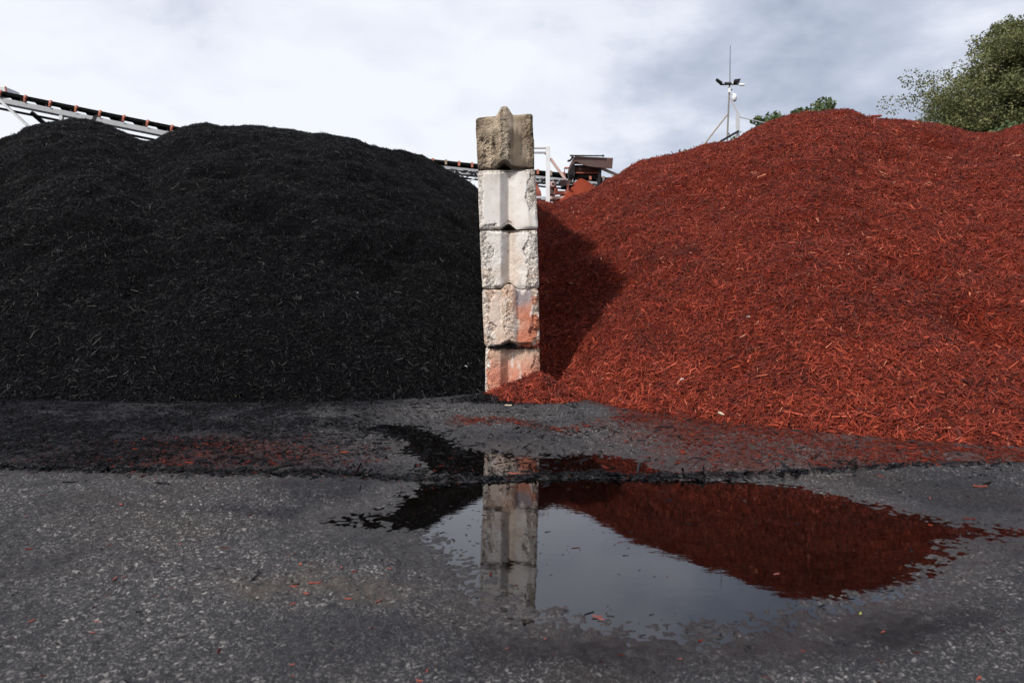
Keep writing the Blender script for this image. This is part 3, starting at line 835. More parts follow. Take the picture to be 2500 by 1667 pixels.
def t1(a, b, x, y, z):
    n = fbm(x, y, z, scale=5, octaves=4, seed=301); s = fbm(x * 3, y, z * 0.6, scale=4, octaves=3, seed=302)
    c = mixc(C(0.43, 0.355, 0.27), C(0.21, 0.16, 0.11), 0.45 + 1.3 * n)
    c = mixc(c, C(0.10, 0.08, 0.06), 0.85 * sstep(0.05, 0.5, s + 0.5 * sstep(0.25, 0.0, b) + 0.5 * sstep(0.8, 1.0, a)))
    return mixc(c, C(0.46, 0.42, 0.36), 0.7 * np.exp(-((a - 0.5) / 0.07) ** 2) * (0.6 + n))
def t23(seed, pink):
    def f(a, b, x, y, z):
        n = fbm(x, y, z, scale=4, octaves=4, seed=seed); s = fbm(x * 4, y, z * 0.5, scale=4, octaves=3, seed=seed + 1)
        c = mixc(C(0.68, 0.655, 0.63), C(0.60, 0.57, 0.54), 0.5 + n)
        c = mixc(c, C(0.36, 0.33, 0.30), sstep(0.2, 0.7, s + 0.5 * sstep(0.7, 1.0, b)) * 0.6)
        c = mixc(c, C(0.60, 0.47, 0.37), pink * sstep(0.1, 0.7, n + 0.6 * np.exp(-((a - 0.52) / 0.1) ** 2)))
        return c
    return f
def t4(a, b, x, y, z):
    n = fbm(x, y, z, scale=5, octaves=4, seed=331); s = fbm(x * 2, y, z, scale=9, octaves=3, seed=332)
    c = mixc(C(0.60, 0.50, 0.43), C(0.58, 0.38, 0.28), 0.5 + n)
    right = sstep(0.56, 0.62, a)
    c = mixc(c, C(0.50, 0.19, 0.12), right * (0.75 + n))
    c = mixc(c, C(0.30, 0.26, 0.27), right * sstep(0.62, 0.85, b + 0.25 * n - 0.35 * sstep(0.8, 1, a)))
    c = mixc(c, C(0.66, 0.60, 0.54), 0.85 * sstep(0.22, 0.42, s + 0.5 * sstep(0.3, 0.0, a) + 0.25 * np.exp(-((a - 0.46) / 0.08) ** 2) - 0.15 * right + 0.4 * sstep(0.85, 1, a)))
    return c
def t5(a, b, x, y, z):
    n = fbm(x, y, z, scale=5, octaves=4, seed=341); s = fbm(x * 2, y, z * 0.7, scale=7, octaves=3, seed=342)
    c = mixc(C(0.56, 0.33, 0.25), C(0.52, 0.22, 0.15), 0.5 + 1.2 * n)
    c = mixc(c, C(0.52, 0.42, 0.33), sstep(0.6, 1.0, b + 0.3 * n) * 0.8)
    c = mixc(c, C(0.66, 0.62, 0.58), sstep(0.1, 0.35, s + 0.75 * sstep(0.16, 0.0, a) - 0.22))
    return c
r1 = lambda a, b, x, z: 0.55 + 0.8 * fbm(x, z, scale=4, octaves=3, seed=311) + 0.5 * np.exp(-((a - 0.5) / 0.1) ** 2) + 0.5 * sstep(0.75, 1, a) - 0.9 * np.exp(-(((a - 0.7) / 0.12) ** 2)) + 0.4 * sstep(.4, 0, a)
r2 = lambda a, b, x, z: 1.2 * (a > 0.86 + 0.07 * fbm(z * 2, x * 0 + 1, scale=4, octaves=3, seed=312)) * sstep(0.2, 0.4, b) + 0.9 * (a < 0.07 + 0.05 * fbm(z, x * 0, scale=7, octaves=3, seed=313)) + 0.8 * (b < 0.08 + .05 * fbm(x, z * 0, scale=7, octaves=3, seed=314)) * (a < .3)
r3 = lambda a, b, x, z: 1.2 * (a > 0.80 + 0.10 * fbm(z * 2, x * 0 + 1, scale=4, octaves=3, seed=315)) + 1.0 * (a < 0.17 + 0.16 * fbm(z, x * 0, scale=6, octaves=3, seed=316)) + 0.25
r4 = lambda a, b, x, z: 1.2 * np.exp(-((a - 0.44) / 0.09) ** 2) + 1.0 * (a < 0.2 + 0.2 * fbm(z, x * 0, scale=6, octaves=3, seed=317)) + 1.0 * (a > 0.88 + 0.1 * fbm(z, x * 0 + 5, scale=6, octaves=3, seed=318)) + 0.25
r5 = lambda a, b, x, z: 1.0 * (a < 0.12 + 0.08 * fbm(z, x * 0, scale=6, octaves=3, seed=319)) + 0.9 * (a > 0.88 + 0.1 * fbm(z, x * 0 + 5, scale=6, octaves=3, seed=320)) + 0.35 + 0.3 * fbm(x, z, scale=6, octaves=3, seed=322)

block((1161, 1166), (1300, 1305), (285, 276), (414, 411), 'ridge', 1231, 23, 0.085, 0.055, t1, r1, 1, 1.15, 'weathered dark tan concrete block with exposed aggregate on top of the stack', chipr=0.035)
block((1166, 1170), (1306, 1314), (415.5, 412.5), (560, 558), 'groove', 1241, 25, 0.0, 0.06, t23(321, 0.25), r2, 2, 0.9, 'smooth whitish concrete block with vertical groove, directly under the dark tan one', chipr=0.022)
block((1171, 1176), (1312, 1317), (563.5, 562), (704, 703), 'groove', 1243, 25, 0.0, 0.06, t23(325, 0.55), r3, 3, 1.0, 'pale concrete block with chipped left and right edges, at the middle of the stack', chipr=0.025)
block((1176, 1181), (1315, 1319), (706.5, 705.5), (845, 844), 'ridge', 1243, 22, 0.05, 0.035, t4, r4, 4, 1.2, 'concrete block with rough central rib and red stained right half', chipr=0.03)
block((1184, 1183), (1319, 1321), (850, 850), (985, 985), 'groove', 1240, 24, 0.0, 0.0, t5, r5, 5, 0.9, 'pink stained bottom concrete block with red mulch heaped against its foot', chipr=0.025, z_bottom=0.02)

# the wall that runs back between the piles, behind the end stack (its joints are surface pattern)
wb = MB()
for j in range(8):
    for i in range(5):
        y0 = YW + 1.53 + j * 1.5; z0 = 0.03 + i * 0.585
        wb.box((-0.28 + 0.008 * ((i * 3 + j) % 3), y0, z0), (0.262 + 0.006 * ((i + j) % 3), y0 + 1.48, z0 + 0.572))
me_w = wb.build('block_wall', m_conc, bevel=0.02)
cattr(me_w.data, 'tint', np.tile(C(0.45, 0.42, 0.38), (len(me_w.data.vertices), 1)))
fattr(me_w.data, 'rough', np.full(len(me_w.data.vertices), 0.3))
tag(me_w, 'concrete block wall running back between the black and red piles behind the end stack', 'wall')

# crumbs and mulch caught in the joint above the bottom block
n = 420
jx = rng.uniform(-0.24, 0.26, n); jy = YW + rng.uniform(-0.01, 0.05, n); jz = at(1250, 850, YW)[2] + rng.uniform(-0.004, 0.02, n) * (1 + 0.8 * np.exp(-((jx + 0.03) / 0.06) ** 2))
o = chips('joint_debris', np.stack([jx, jy, jz], 1), np.tile(np.array([[0, -0.3, 1.0]]), (n, 1)), rng.uniform(0.012, 0.045, n), rng.uniform(0.004, 0.012, n), rng.uniform(0.003, 0.008, n), rng.uniform(0.2, 0.7, n), rng.beta(2, 2, n), m_blk)
o['kind'] = 'stuff'
n = 60
jx = 0.16 + rng.normal(0, 0.06, n); jy = YW + rng.uniform(-0.02, 0.03, n); jz = at(1250, 849, YW)[2] + rng.uniform(0, 0.02, n)
o = chips('red_joint_debris', np.stack([jx, jy, jz], 1), np.tile(np.array([[0, -0.3, 1.0]]), (n, 1)), rng.uniform(0.012, 0.04, n), rng.uniform(0.004, 0.010, n), rng.uniform(0.003, 0.007, n), rng.uniform(0.2, 0.7, n), rng.beta(2, 2, n), m_red)
o['kind'] = 'stuff'

# ------------------------------------------------------------------ metal materials
M_grey = painted('galvanised_steel', (0.52, 0.53, 0.55), (0.25, 0.22, 0.19), 0.35, 0.45, 0.3)
M_white = painted('white_paint', (0.70, 0.71, 0.73), (0.35, 0.28, 0.22), 0.4, 0.5)
M_black = painted('black_rubber', (0.004, 0.004, 0.0045), (0.008, 0.007, 0.006), 0.4, 0.85, spec=0.1)
M_beam = painted('grey_paint', (0.34, 0.35, 0.37), (0.2, 0.16, 0.13), 0.4, 0.5)
M_dark = painted('dark_steel', (0.014, 0.014, 0.016), (0.04, 0.025, 0.02), 0.4, 0.6, spec=0.25)
M_orange = painted('orange_paint', (0.42, 0.13, 0.08), (0.22, 0.09, 0.06), 0.5, 0.6)
M_redd = painted('red_dusty_paint', (0.36, 0.11, 0.075), (0.20, 0.05, 0.03), 0.6, 0.75)
M_brown = painted('rust_brown_sheet', (0.085, 0.05, 0.045), (0.12, 0.045, 0.03), 0.5, 0.65)
M_pinkish = painted('dusty_pink_steel', (0.52, 0.37, 0.33), (0.38, 0.16, 0.11), 0.6, 0.65)
M_tan = painted('rusty_tan_steel', (0.30, 0.235, 0.17), (0.18, 0.1, 0.06), 0.6, 0.6)
M_pole = painted('weathered_pole', (0.20, 0.19, 0.18), (0.12, 0.08, 0.05), 0.5, 0.6)
M_plastic = painted('white_plastic', (0.78, 0.78, 0.79), (0.5, 0.48, 0.45), 0.2, 0.4)
M_glass = painted('dark_lens', (0.02, 0.02, 0.025), (0.02, 0.02, 0.02), 0.0, 0.15)

# ------------------------------------------------------------------ left conveyor
YC = 30.0
cr = empty('belt_conveyor', (at(200, 290, YC)[0], YC, 0), 'long inclined belt conveyor with orange idler brackets above the black pile', 'conveyor')
def cl(px, dy, Y=YC):          # point on the conveyor line, dy pixels under the belt's top edge
    return at(px, 222 + 0.2025 * px + dy, Y)
WD = 0.6
X0, X1 = -260, 900
bel = MB()
for i in range(24):
    pass
# troughed belt: cross-section swept along the line
secs = []
for px in np.linspace(X0, X1, 60):
    p = cl(px, 0)
    secs.append([(p[0], YC + yy, p[2] - dz) for yy, dz in ((0, 0), (0.02, 0.12), (0.20, 0.14), (WD - 0.20, 0.14), (WD - 0.02, 0.12), (WD, 0), (WD - 0.04, -0.01), (WD - 0.22, 0.10), (0.22, 0.10), (0.04, -0.01))])
n_ = 10
vs = [v for s_ in secs for v in s_]
fs = [(i * n_ + kk, i * n_ + (kk + 1) % n_, (i + 1) * n_ + (kk + 1) % n_, (i + 1) * n_ + kk) for i in range(len(secs) - 1) for kk in range(n_)]
bel.add(vs, fs).build('belt', M_black, cr)
for off in (0.0, WD):
    b = MB(); p, q = cl(X0, 22.5, YC), cl(X1, 22.5, YC)
    p[1] += off; q[1] += off
    b.beam(p, q, 0.08, 0.20); b.build('side_beam', M_beam, cr, 0.01)
rb = MB(); p, q = cl(X0, 40), cl(X1, 40); p[1] += 0.5; q[1] += 0.5
rb.beam(p, q, 0.7, 0.02); rb.build('return_belt', M_black, cr)
brx = [-178, -118, -58, 3, 64, 125, 188, 246, 304, 362, 421, 480]
for i, px in enumerate(brx):
    b = MB(); p = cl(px - 1, 15); q = cl(px + 3, -1.5); p[1] -= 0.07; q[1] -= 0.07
    mid_ = (p + q) / 2 + np.array([-0.015, -0.03, 0.0])
    b.beam(p, mid_, 0.07, 0.085, (1, 0, 0)); b.beam(mid_, q, 0.07, 0.085, (1, 0, 0)); b.build('idler_bracket', M_orange, cr, 0.01)
    b = MB()
    pts = [cl(px + a, d) for a, d in ((8, 6), (36, 6), (32, 13), (28, 18), (20, 17), (15, 13))]
    for q in pts: q[1] += 0.25
    b.prism(pts, (0, 0.45, 0)); b.build('trough_roller', M_black, cr)
    b = MB(); p, q = cl(px + 45, 8), cl(px + 45, 18); p[1] += 0.1; q[1] += 0.1
    b.beam(p, q, 0.05, 0.06, (1, 0, 0)); b.build('stanchion', M_dark, cr)
hb = MB(); c0 = at(-12, 222, YC)
hb.prism([at(-60, 206, YC), at(11, 211, YC), at(14, 224, YC), at(-60, 208 + 20, YC)], (0, 0.9, 0)); hb.build('head_guard', M_grey, cr, 0.02)
ep = MB().prism([at(11, 210.5, YC - 0.02), at(13.5, 211, YC - 0.02), at(15.5, 224.5, YC - 0.02), at(13, 224.5, YC - 0.02)], (0, 0.05, 0)).build('guard_edge', M_redd, cr)
for (a, b_, r_, mm, dy_) in (((-6, 240), (66, 306), 0.05, M_grey, 0.0), ((42, 262), (100, 312), 0.08, M_dark, 0.9)):
    d = np.array(b_) - np.array(a)
    p = at(*a, YC); q = at(a[0] + d[0] * 4, a[1] + d[1] * 4, YC); p[1] += dy_; q[1] += dy_
    MB().beam(p, q, r_ * 2, r_ * 2).build('support_strut', mm, cr)
p = cl(150, 30); MB().beam(p, (p[0], p[1], 0), 0.14, 0.14).build('support_leg', M_grey, cr)
p = cl(230, 30); MB().prism([cl(228, 14, YC - 0.06), cl(236, 14, YC - 0.06), cl(230, 30, YC - 0.06), cl(222, 30, YC - 0.06)], (0, 0.03, 0)).build('splice_plate', M_dark, cr)

# ------------------------------------------------------------------ far conveyor with lattice truss
YD = 36.0
cf = empty('truss_conveyor', (at(1270, 420, YD)[0], YD, 0), 'white lattice truss conveyor far behind, visible either side of the block stack', 'conveyor')
def dl(px, dy, Y=YD): return at(px, 389 + (px - 1056) * 0.1045 + dy, Y)
A, B_ = 780, 1700
b = MB(); p, q = dl(A, 3), dl(B_, 3)
b.beam(p + [0, 0.5, 0], q + [0, 0.5, 0], 1.0, 0.13); b.build('belt', M_black, cf)
for dd in (0.0, 0.95):
    for dy, hgt in ((16, 0.09), (21, 0.05), (31, 0.08)):
        b = MB(); b.beam(dl(A, dy) + [0, dd, 0], dl(B_, dy) + [0, dd, 0], 0.07, hgt); b.build('truss_chord', M_beam if dy == 16 else M_dark, cf)  # white truss chords coloured grey and dark: backlit shade put into the colour
    lat = MB()
    for i, px in enumerate(range(A, B_, 22)):
        d0, d1 = (16, 31) if i % 2 else (31, 16)
        lat.beam(dl(px, d0) + [0, dd, 0], dl(px + 22, d1) + [0, dd, 0], 0.05, 0.06)
        if i % 3 == 0: lat.beam(dl(px, 16) + [0, dd, 0], dl(px, 31) + [0, dd, 0], 0.05, 0.06, (1, 0, 0))
    lat.build('truss_lattice', M_beam, cf)  # lattice greyed too, backlit look painted over its white
for i, px in enumerate(range(1057, 1660, 32)):
    b = MB(); b.beam(dl(px, -2) + [0, -0.04, 0], dl(px, 10) + [0, -0.04, 0], 0.08, 0.11, (1, 0, 0)); b.build('idler_bracket', M_tan if i % 4 == 1 else M_orange, cf)
for i, px in enumerate(range(1064, 1660, 32)):
    b = MB(); b.prism([dl(px, 13), dl(px + 14, 12), dl(px + 12, 19), dl(px + 4, 18)], (0, 0.5, 0)); b.build('return_roller', M_dark, cf)
p = dl(1130, 31); b = MB(); b.beam(at(1172, 428, YD), at(1100, 470, YD), 0.07, 0.07); b.build('support_brace', M_grey, cf)
for px in (900, 1180, 1560):
    p = dl(px, 31); MB().beam(p, (p[0], p[1], 0), 0.2, 0.2).build('support_leg', M_grey, cf)

# ------------------------------------------------------------------ gantry frame
YG = 21.0
g = empty('steel_gantry', (at(1338, 490, YG)[0], YG, 0), 'pale steel gantry post with two crossbars beside the block stack', 'gantry')
def vbeam(px0, px1, py0, py1, Y, dep, name, mat, par):
    a = at(px0, py0, Y); b = at(px1, py1, Y)
    o = MB().box((min(a[0], b[0]), Y, min(a[2], b[2])), (max(a[0], b[0]), Y + dep, max(a[2], b[2]))).build(name, mat, par, 0.008)
    return o
p0 = at(1333, 357, YG); p1 = at(1343, 357, YG)
MB().box((p0[0], YG, 0), (p1[0], YG + 0.13, p0[2])).build('post', M_white, g, 0.008)
q0 = at(1218, 357, YG); q1 = at(1228, 357, YG)
MB().box((q0[0], YG, 0), (q1[0], YG + 0.13, q0[2])).build('post', M_white, g, 0.008)
vbeam(1228, 1333, 357.5, 362, YG, 0.12, 'crossbar', M_white, g)
vbeam(1228, 1333, 369.5, 374, YG + 0.35, 0.10, 'crossbar', M_grey, g)
vbeam(1228, 1333, 479, 484.5, YG + 0.01, 0.10, 'lower_rail', M_grey, g)
MB().beam(at(1343.5, 387, YG + 0.06), at(1380, 438, YG + 0.06), 0.07, 0.075).build('diagonal_brace', M_pinkish, g, 0.006)
MB().prism([at(1329, 374, YG + .02), at(1333, 374, YG + .02), at(1333, 379, YG + .02)], (0, 0.06, 0)).build('gusset', M_dark, g)

# ------------------------------------------------------------------ screening machine
YM = 21.6
mc = empty('screening_machine', (at(1430, 480, YM)[0], YM, 0), 'rusty red mulch machine with curved brown hood behind the red pile', 'machine')
def poly(pts, Y): return [at(a, b, Y) for a, b in pts]
hood_pts = [(1404, 381.5), (1415, 382), (1449, 384), (1497, 386), (1494.5, 412), (1481, 411), (1467, 409.5), (1450, 408), (1436, 406), (1424, 403), (1414, 398.5), (1408, 394.5), (1404, 395), (1398, 401), (1392, 411), (1388, 424), (1385.5, 423), (1389, 408), (1396, 393)]
MB().prism(poly(hood_pts, YM), (0, 0.03, 0)).build('hood', M_brown, mc)
MB().prism(poly(hood_pts, YM + 1.2), (0, 0.03, 0)).build('hood', M_brown, mc)
MB().prism([at(1404, 381.8, YM + 0.031), at(1497, 386, YM + 0.031), at(1497, 387.5, YM + 0.031), at(1404, 383.3, YM + 0.031)], (0, 1.14, 0)).build('hood_top', M_brown, mc)
MB().beam(at(1391, 380, YM - 0.05), at(1476, 381, YM - 0.05), 0.03, 0.035).build('top_rail', M_dark, mc)
for px in (1395, 1472):
    MB().beam(at(px, 378, YM - 0.06), at(px, 383.5, YM - 0.06), 0.03, 0.03, (1, 0, 0)).build('rail_clamp', M_dark, mc)
MB().prism(poly([(1398, 381), (1402, 383), (1394, 392), (1386, 392.5), (1386, 390.5), (1391, 390)], YM + 0.2), (0, 0.2, 0)).build('side_bracket', M_dark, mc)
c0 = at(1402, 413, YM + 0.5)
wd = at(1468, 413, YM + 0.5)[0] - c0[0]
MB().lathe(c0, [(0.115, 0), (0.12, 0.02), (0.12, wd - 0.02), (0.115, wd)], 'x', 20).build('drum', M_brown, mc, smooth=False)
MB().prism(poly([(1402, 423.5), (1468, 422), (1469, 452), (1461, 452), (1458, 436), (1450, 428), (1420, 425), (1404, 440), (1400, 447)], YM + 0.6), (0, 0.2, 0)).build('inner_frame', M_dark, mc)
MB().prism(poly([(1404, 420.5), (1466, 421.5), (1466, 424), (1404, 423)], YM + 0.3), (0, 0.05, 0)).build('lip_plate', M_redd, mc)
MB().prism(poly([(1388, 423), (1393, 408), (1400, 398), (1403, 397), (1403, 430), (1397, 440), (1389, 437)], YM + 0.25), (0, 0.35, 0)).build('side_guard', M_dark, mc)
MB().prism(poly([(1462, 409), (1468, 409), (1467, 420), (1466, 452), (1460, 452), (1461, 425)], YM + 0.1), (0, 0.12, 0)).build('end_frame', M_dark, mc)
vbeam(1378, 1389, 408, 412, YM + 0.05, 0.08, 'arm', M_redd, mc)
vbeam(1377.5, 1379, 409, 430, YM + 0.06, 0.05, 'hanger', M_dark, mc)
MB().prism(poly([(1367.5, 439), (1394, 440), (1392, 453), (1367.5, 453.5)], YM - 0.1), (0, 0.03, 0)).build('side_panel', M_brown, mc, 0.004)
c0 = at(1350, 449, YM - 0.25)
mo = MB(); mo.lathe(c0, [(0.04, 0), (0.078, 0.005), (0.085, 0.03), (0.085, 0.30), (0.06, 0.33)], 'y', 18); mt = mo.build('motor', M_pinkish, mc)
MB().lathe(c0 - [0, 0.01, 0], [(0.035, 0), (0.035, 0.02)], 'y', 14).build('motor_shaft', M_dark, mt)
MB().prism(poly([(1343, 444), (1358, 444), (1358, 458), (1360, 464), (1356, 476), (1343, 475)], YM + 0.02), (0, 0.35, 0)).build('gearbox', M_brown, mc, 0.01)
vbeam(1353.5, 1362, 458, 475.5, YM - 0.22, 0.1, 'frame_end', M_redd, mc)
vbeam(1361.5, 1407, 466, 475, YM - 0.2, 0.1, 'chassis_beam', M_redd, mc)
vbeam(1384, 1389, 450, 466.3, YM - 0.21, 0.08, 'upright', M_redd, mc)
vbeam(1389, 1406, 451.5, 465.5, YM - 0.05, 0.05, 'opening_shade', M_black, mc)  # black slab stands in for the shade inside the chassis gap
MB().prism(poly([(1360, 460.5), (1384, 452), (1384, 460), (1362, 460.5)], YM - 0.04), (0, 0.04, 0)).build('wedge_plate', M_black, mc)
vbeam(1343.5, 1420, 479, 486, YM - 0.3, 0.1, 'sub_frame', M_pinkish, mc)
vbeam(1310, 1420, 487, 492, YM - 0.1, 0.1, 'skid', M_dark, mc)
vbeam(1404, 1450, 463, 540, YM + 0.1, 0.6, 'base_box', M_redd, mc)
MB().prism(poly([(1306, 440), (1311, 446), (1315, 458), (1320, 466), (1322, 476), (1321, 492), (1306, 492)], YM + 0.3), (0, 0.3, 0)).build('pulley_guard', M_redd, mc)
# discharge ladder going down to the right
for dy in (0, 7):
    MB().beam(at(1466, 408 + dy * 0.6, YM + 0.3), at(1560, 449 + dy * 0.6, YM + 0.3), 0.05, 0.035).build('discharge_rail', M_tan, mc)
for i in range(8):
    px = 1480 + i * 11; yy = 408 + (px - 1466) * 0.436
    MB().beam(at(px, yy, YM + 0.3), at(px + 2, yy + 5, YM + 0.3), 0.03, 0.03, (1, 0, 0)).build('discharge_rung', M_tan, mc)
vbeam(1468, 1484, 443, 447, YM + 0.5, 0.2, 'rear_tray', M_dark, mc)
vbeam(1471, 1476, 436, 444, YM + 0.5, 0.2, 'rear_box', M_white, mc)

# red fines heap under the hood
hp = at(1421, 425, YM); base_z = 2.6
xs = np.linspace(-1.1, 1.1, 90)
HX, HY = np.meshgrid(xs, xs)
r_ = np.hypot(HX * np.where(HX < 0, 1.0, 0.84), HY)
HZ = hp[2] - 0.02 - np.sqrt(r_ ** 2 + 0.006) * 0.92 + 0.03 * fbm(HX, HY, scale=5, octaves=4, seed=401)
hv = np.stack([HX.ravel() + hp[0], HY.ravel() + YM + 0.2, HZ.ravel()], 1)
i0 = (np.arange(89)[:, None] * 90 + np.arange(89)[None, :]).ravel()
m_fines, k, out = new_mat('red_fines')
co = k.n('ShaderNodeTexCoord').outputs['Object']
nn_ = k.noise(co, 40, 5, 0.7)
finish(k, out, k.mix(nn_, (0.09, 0.016, 0.009, 1), (0.24, 0.042, 0.019, 1)), 0.9, nn_, 0.7, 0.02, spec=0.1)
o = link('mulch_heap', np_mesh('mulch_heap', hv, np.stack([i0, i0 + 1, i0 + 91, i0 + 90], 1), True), m_fines)
tag(o, 'small cone of orange red fines under the brown machine hood', 'mulch heap')

# ------------------------------------------------------------------ light mast
YL = 32.0
ms = empty('light_mast', (at(1775, 349, YL)[0], YL, 0), 'thin mast with floodlights, white cameras and tall aerial behind the red pile', 'light mast')
top = at(1781, 208, YL); bot = at(1775, 349, YL)
dv = (bot - top) / (top[2] - bot[2])
MB().tube([top, top + dv * top[2]], [0.035, 0.05]).build('pole', M_pole, ms)
MB().tube([at(1782, 204, YL), at(1782.3, 160, YL), at(1783, 111, YL)], [0.018, 0.014, 0.010], 8).build('aerial', M_dark, ms)
MB().beam(at(1758, 207, YL), at(1806, 206, YL), 0.06, 0.055).build('crossarm', M_dark, ms)
def flood(pts, Y, dep):
    o = MB().prism(poly(pts, Y), dep).build('floodlight', M_dark, ms, 0.01)
    return o
f1 = flood([(1749, 191.5), (1752, 192), (1764, 200), (1764, 204), (1760, 203), (1750, 195)], YL - 0.12, (0.02, 0.22, -0.01))
MB().beam(at(1760, 203, YL), at(1760, 207.5, YL), 0.03, 0.05, (1, 0, 0)).build('bracket', M_dark, f1)
f2 = flood([(1770, 201), (1786, 201.5), (1788, 207), (1773, 207)], YL - 0.2, (0.0, 0.14, 0.03))
f3 = flood([(1793, 194), (1809, 192), (1806, 199.5), (1790, 201.5)], YL - 0.15, (0.0, 0.10, -0.04))
MB().beam(at(1797, 199, YL - .05), at(1796, 207, YL), 0.04, 0.04, (1, 0, 0)).build('bracket', M_dark, f3)
cm = MB().lathe(at(1804, 207.5, YL - 0.1), [(0.03, 0), (0.05, 0.02), (0.055, 0.18), (0.035, 0.26), (0.01, 0.28)], 'x', 12).build('bullet_camera', M_plastic, ms, smooth=False)
MB().beam(at(1787, 205, YL - .1), at(1793, 199, YL - .1), 0.05, 0.05).build('camera_bracket', M_plastic, ms)
vbeam(1778.7, 1784.2, 212, 226, YL - 0.12, 0.1, 'junction_box', M_plastic, ms)
MB().lathe(at(1786, 219.5, YL - 0.1), [(0.02, -0.03), (0.04, 0), (0.02, 0.03)], 'z', 10).build('sensor', M_dark, ms)
MB().beam(at(1781, 230, YL - 0.05), at(1794, 229.5, YL - 0.05), 0.06, 0.06).build('camera_arm', M_plastic, ms, 0.01)
dc = at(1793.5, 231, YL - 0.05)
dm = MB().lathe(dc, [(0.04, 0.02), (0.075, 0.0), (0.10, -0.08), (0.105, -0.17), (0.10, -0.19)], 'z', 18).build('dome_camera', M_plastic, ms, smooth=True)
MB().lathe(dc, [(0.095, -0.191), (0.088, -0.24), (0.06, -0.29), (0.02, -0.31)], 'z', 18).build('dome_lens', M_grey, dm, smooth=True)
d = np.array([1720, 352]) - np.array([1778, 277.5])
MB().tube([at(1778, 277.5, YL), at(1778 + d[0] * 3.2, 277.5 + d[1] * 3.2, YL)], 0.03, 8).build('stay', M_tan, ms)
MB().tube([at(1781, 238, YL), at(1801, 276, YL - 0.5)], 0.018, 6).build('stay', M_tan, ms)

pp = empty('steel_post', (at(1802, 340, 31.4)[0], 31.4, 0), 'square grey steel post with dark diagonal brace right of the thin mast', 'post')
a = at(1799, 276, 31.4); b2 = at(1806.5, 276, 31.4)
MB().box((a[0], 31.4, 0), (b2[0], 31.54, a[2])).build('post', M_grey, pp, 0.006)
d = np.array([1756, 347.5]) - np.array([1804, 320])
MB().beam(at(1804, 320, 31.35), at(1804 + d[0] * 3, 320 + d[1] * 3, 31.35), 0.05, 0.09).build('brace', M_dark, pp)
MB().tube([at(1806, 286, 31.47), at(1840, 294, 31.47), at(1872, 302, 31.47), at(2000, 336, 31.47)], 0.022, 6).build('rail', M_grey, pp)

# lumber on the crest of the red pile
lz = MB(); lz.beam(at(2133, 303, 9.6), at(2137, 287, 9.6), 0.018, 0.026, (1, 0, 0))
o = lz.build('lumber_offcut', mc_red, bevel=0.002); tag(o, 'upright red stick poking from the crest of the red mulch pile', 'wood stick')
lz = MB(); lz.beam(at(2126, 284.5, 9.7), at(2151, 283.5, 9.7), 0.05, 0.025)
o = lz.build('lumber_offcut', mc_red, bevel=0.003); tag(o, 'flat red board end lying on the crest of the red mulch pile', 'wood board')

# scraps on the piles
def scrap(pile, px, py, mat, label, sz, cat='scrap'):
    x, y = pile.on(px, py)
    hf = red_h if pile is red else black_h
    me = single_chip_mesh('pale_scrap', sz, sz * 0.5, sz * 0.15, int(px))
    o = link('pale_scrap', me, mat); o.location = (float(x), float(y), float(hf(np.array([x]), np.array([y]))[0]) + 0.035); o.rotation_euler = (0.7, 0.3, random.uniform(0, 3))
    tag(o, label, cat)
scrap(red, 1665, 936, M_plastic, 'white scrap on the lower face of the red pile', 0.035)
scrap(red, 1827, 786, M_plastic, 'tiny white scrap halfway up the red pile', 0.03)
scrap(black, 1138, 905, M_plastic, 'white scrap on black mulch left of the block stack', 0.03)
scrap(black, 873, 712, M_plastic, 'white speck in the middle of the black pile', 0.022)
scrap(black, 575, 978, mc_leaf, 'yellow leaf on the foot of the black pile', 0.025, 'leaf')
scrap(red, 1760, 1022, mc_tan, 'tan wood scrap at the foot of the red pile', 0.05, 'wood scrap')

# ------------------------------------------------------------------ trees
def leaf_mat(name, a, b, c_):
    m, k, out = new_mat(name)
    t = k.attr('tone')
    col = k.ramp(t, [(0.0, a), (0.55, b), (1.0, c_)])
    p = k.n('ShaderNodeBsdfPrincipled', {'Base Color': col, 'Roughness': 0.6, 'Specular IOR Level': 0.3})
    tl = k.n('ShaderNodeBsdfTranslucent', {'Color': col})
    mx = k.n('ShaderNodeMixShader', {0: 0.3, 1: p.outputs[0], 2: tl.outputs[0]})
    k.t.links.new(mx.outputs[0], out.inputs[0])
    return m
m_pop = leaf_mat('poplar_leaves', (0.055, 0.070, 0.025), (0.125, 0.14, 0.052), (0.22, 0.20, 0.09))
m_map = leaf_mat('maple_leaves', (0.035, 0.055, 0.022), (0.075, 0.11, 0.045), (0.14, 0.17, 0.075))
m_bark = chip_mat('bark', (0.11, 0.095, 0.07))

def leaves_mesh(name, P, size, tone, mat, parent):
    n = len(P)
    nr = rng.normal(size=(n, 3)); nr[:, 2] += 0.5; nr /= np.linalg.norm(nr, axis=1, keepdims=True)
    q = rng.normal(size=(n, 3)); t = np.cross(nr, q); t /= np.linalg.norm(t, axis=1, keepdims=True); b = np.cross(nr, t)
    s = (size * rng.uniform(0.6, 1.4, n))[:, None]
    V = np.empty((n, 4, 3), dtype=np.float32)
    V[:, 0] = P - t * s; V[:, 1] = P + b * s * 0.62 + nr * s * 0.12; V[:, 2] = P + t * s; V[:, 3] = P - b * s * 0.62 + nr * s * 0.12
    f = (np.arange(n) * 4)[:, None] + np.arange(4)[None, :]
    me = np_mesh(name, V.reshape(-1, 3), f)
    fattr(me, 'tone', np.repeat(tone, 4))
    return link(name, me, mat, parent)

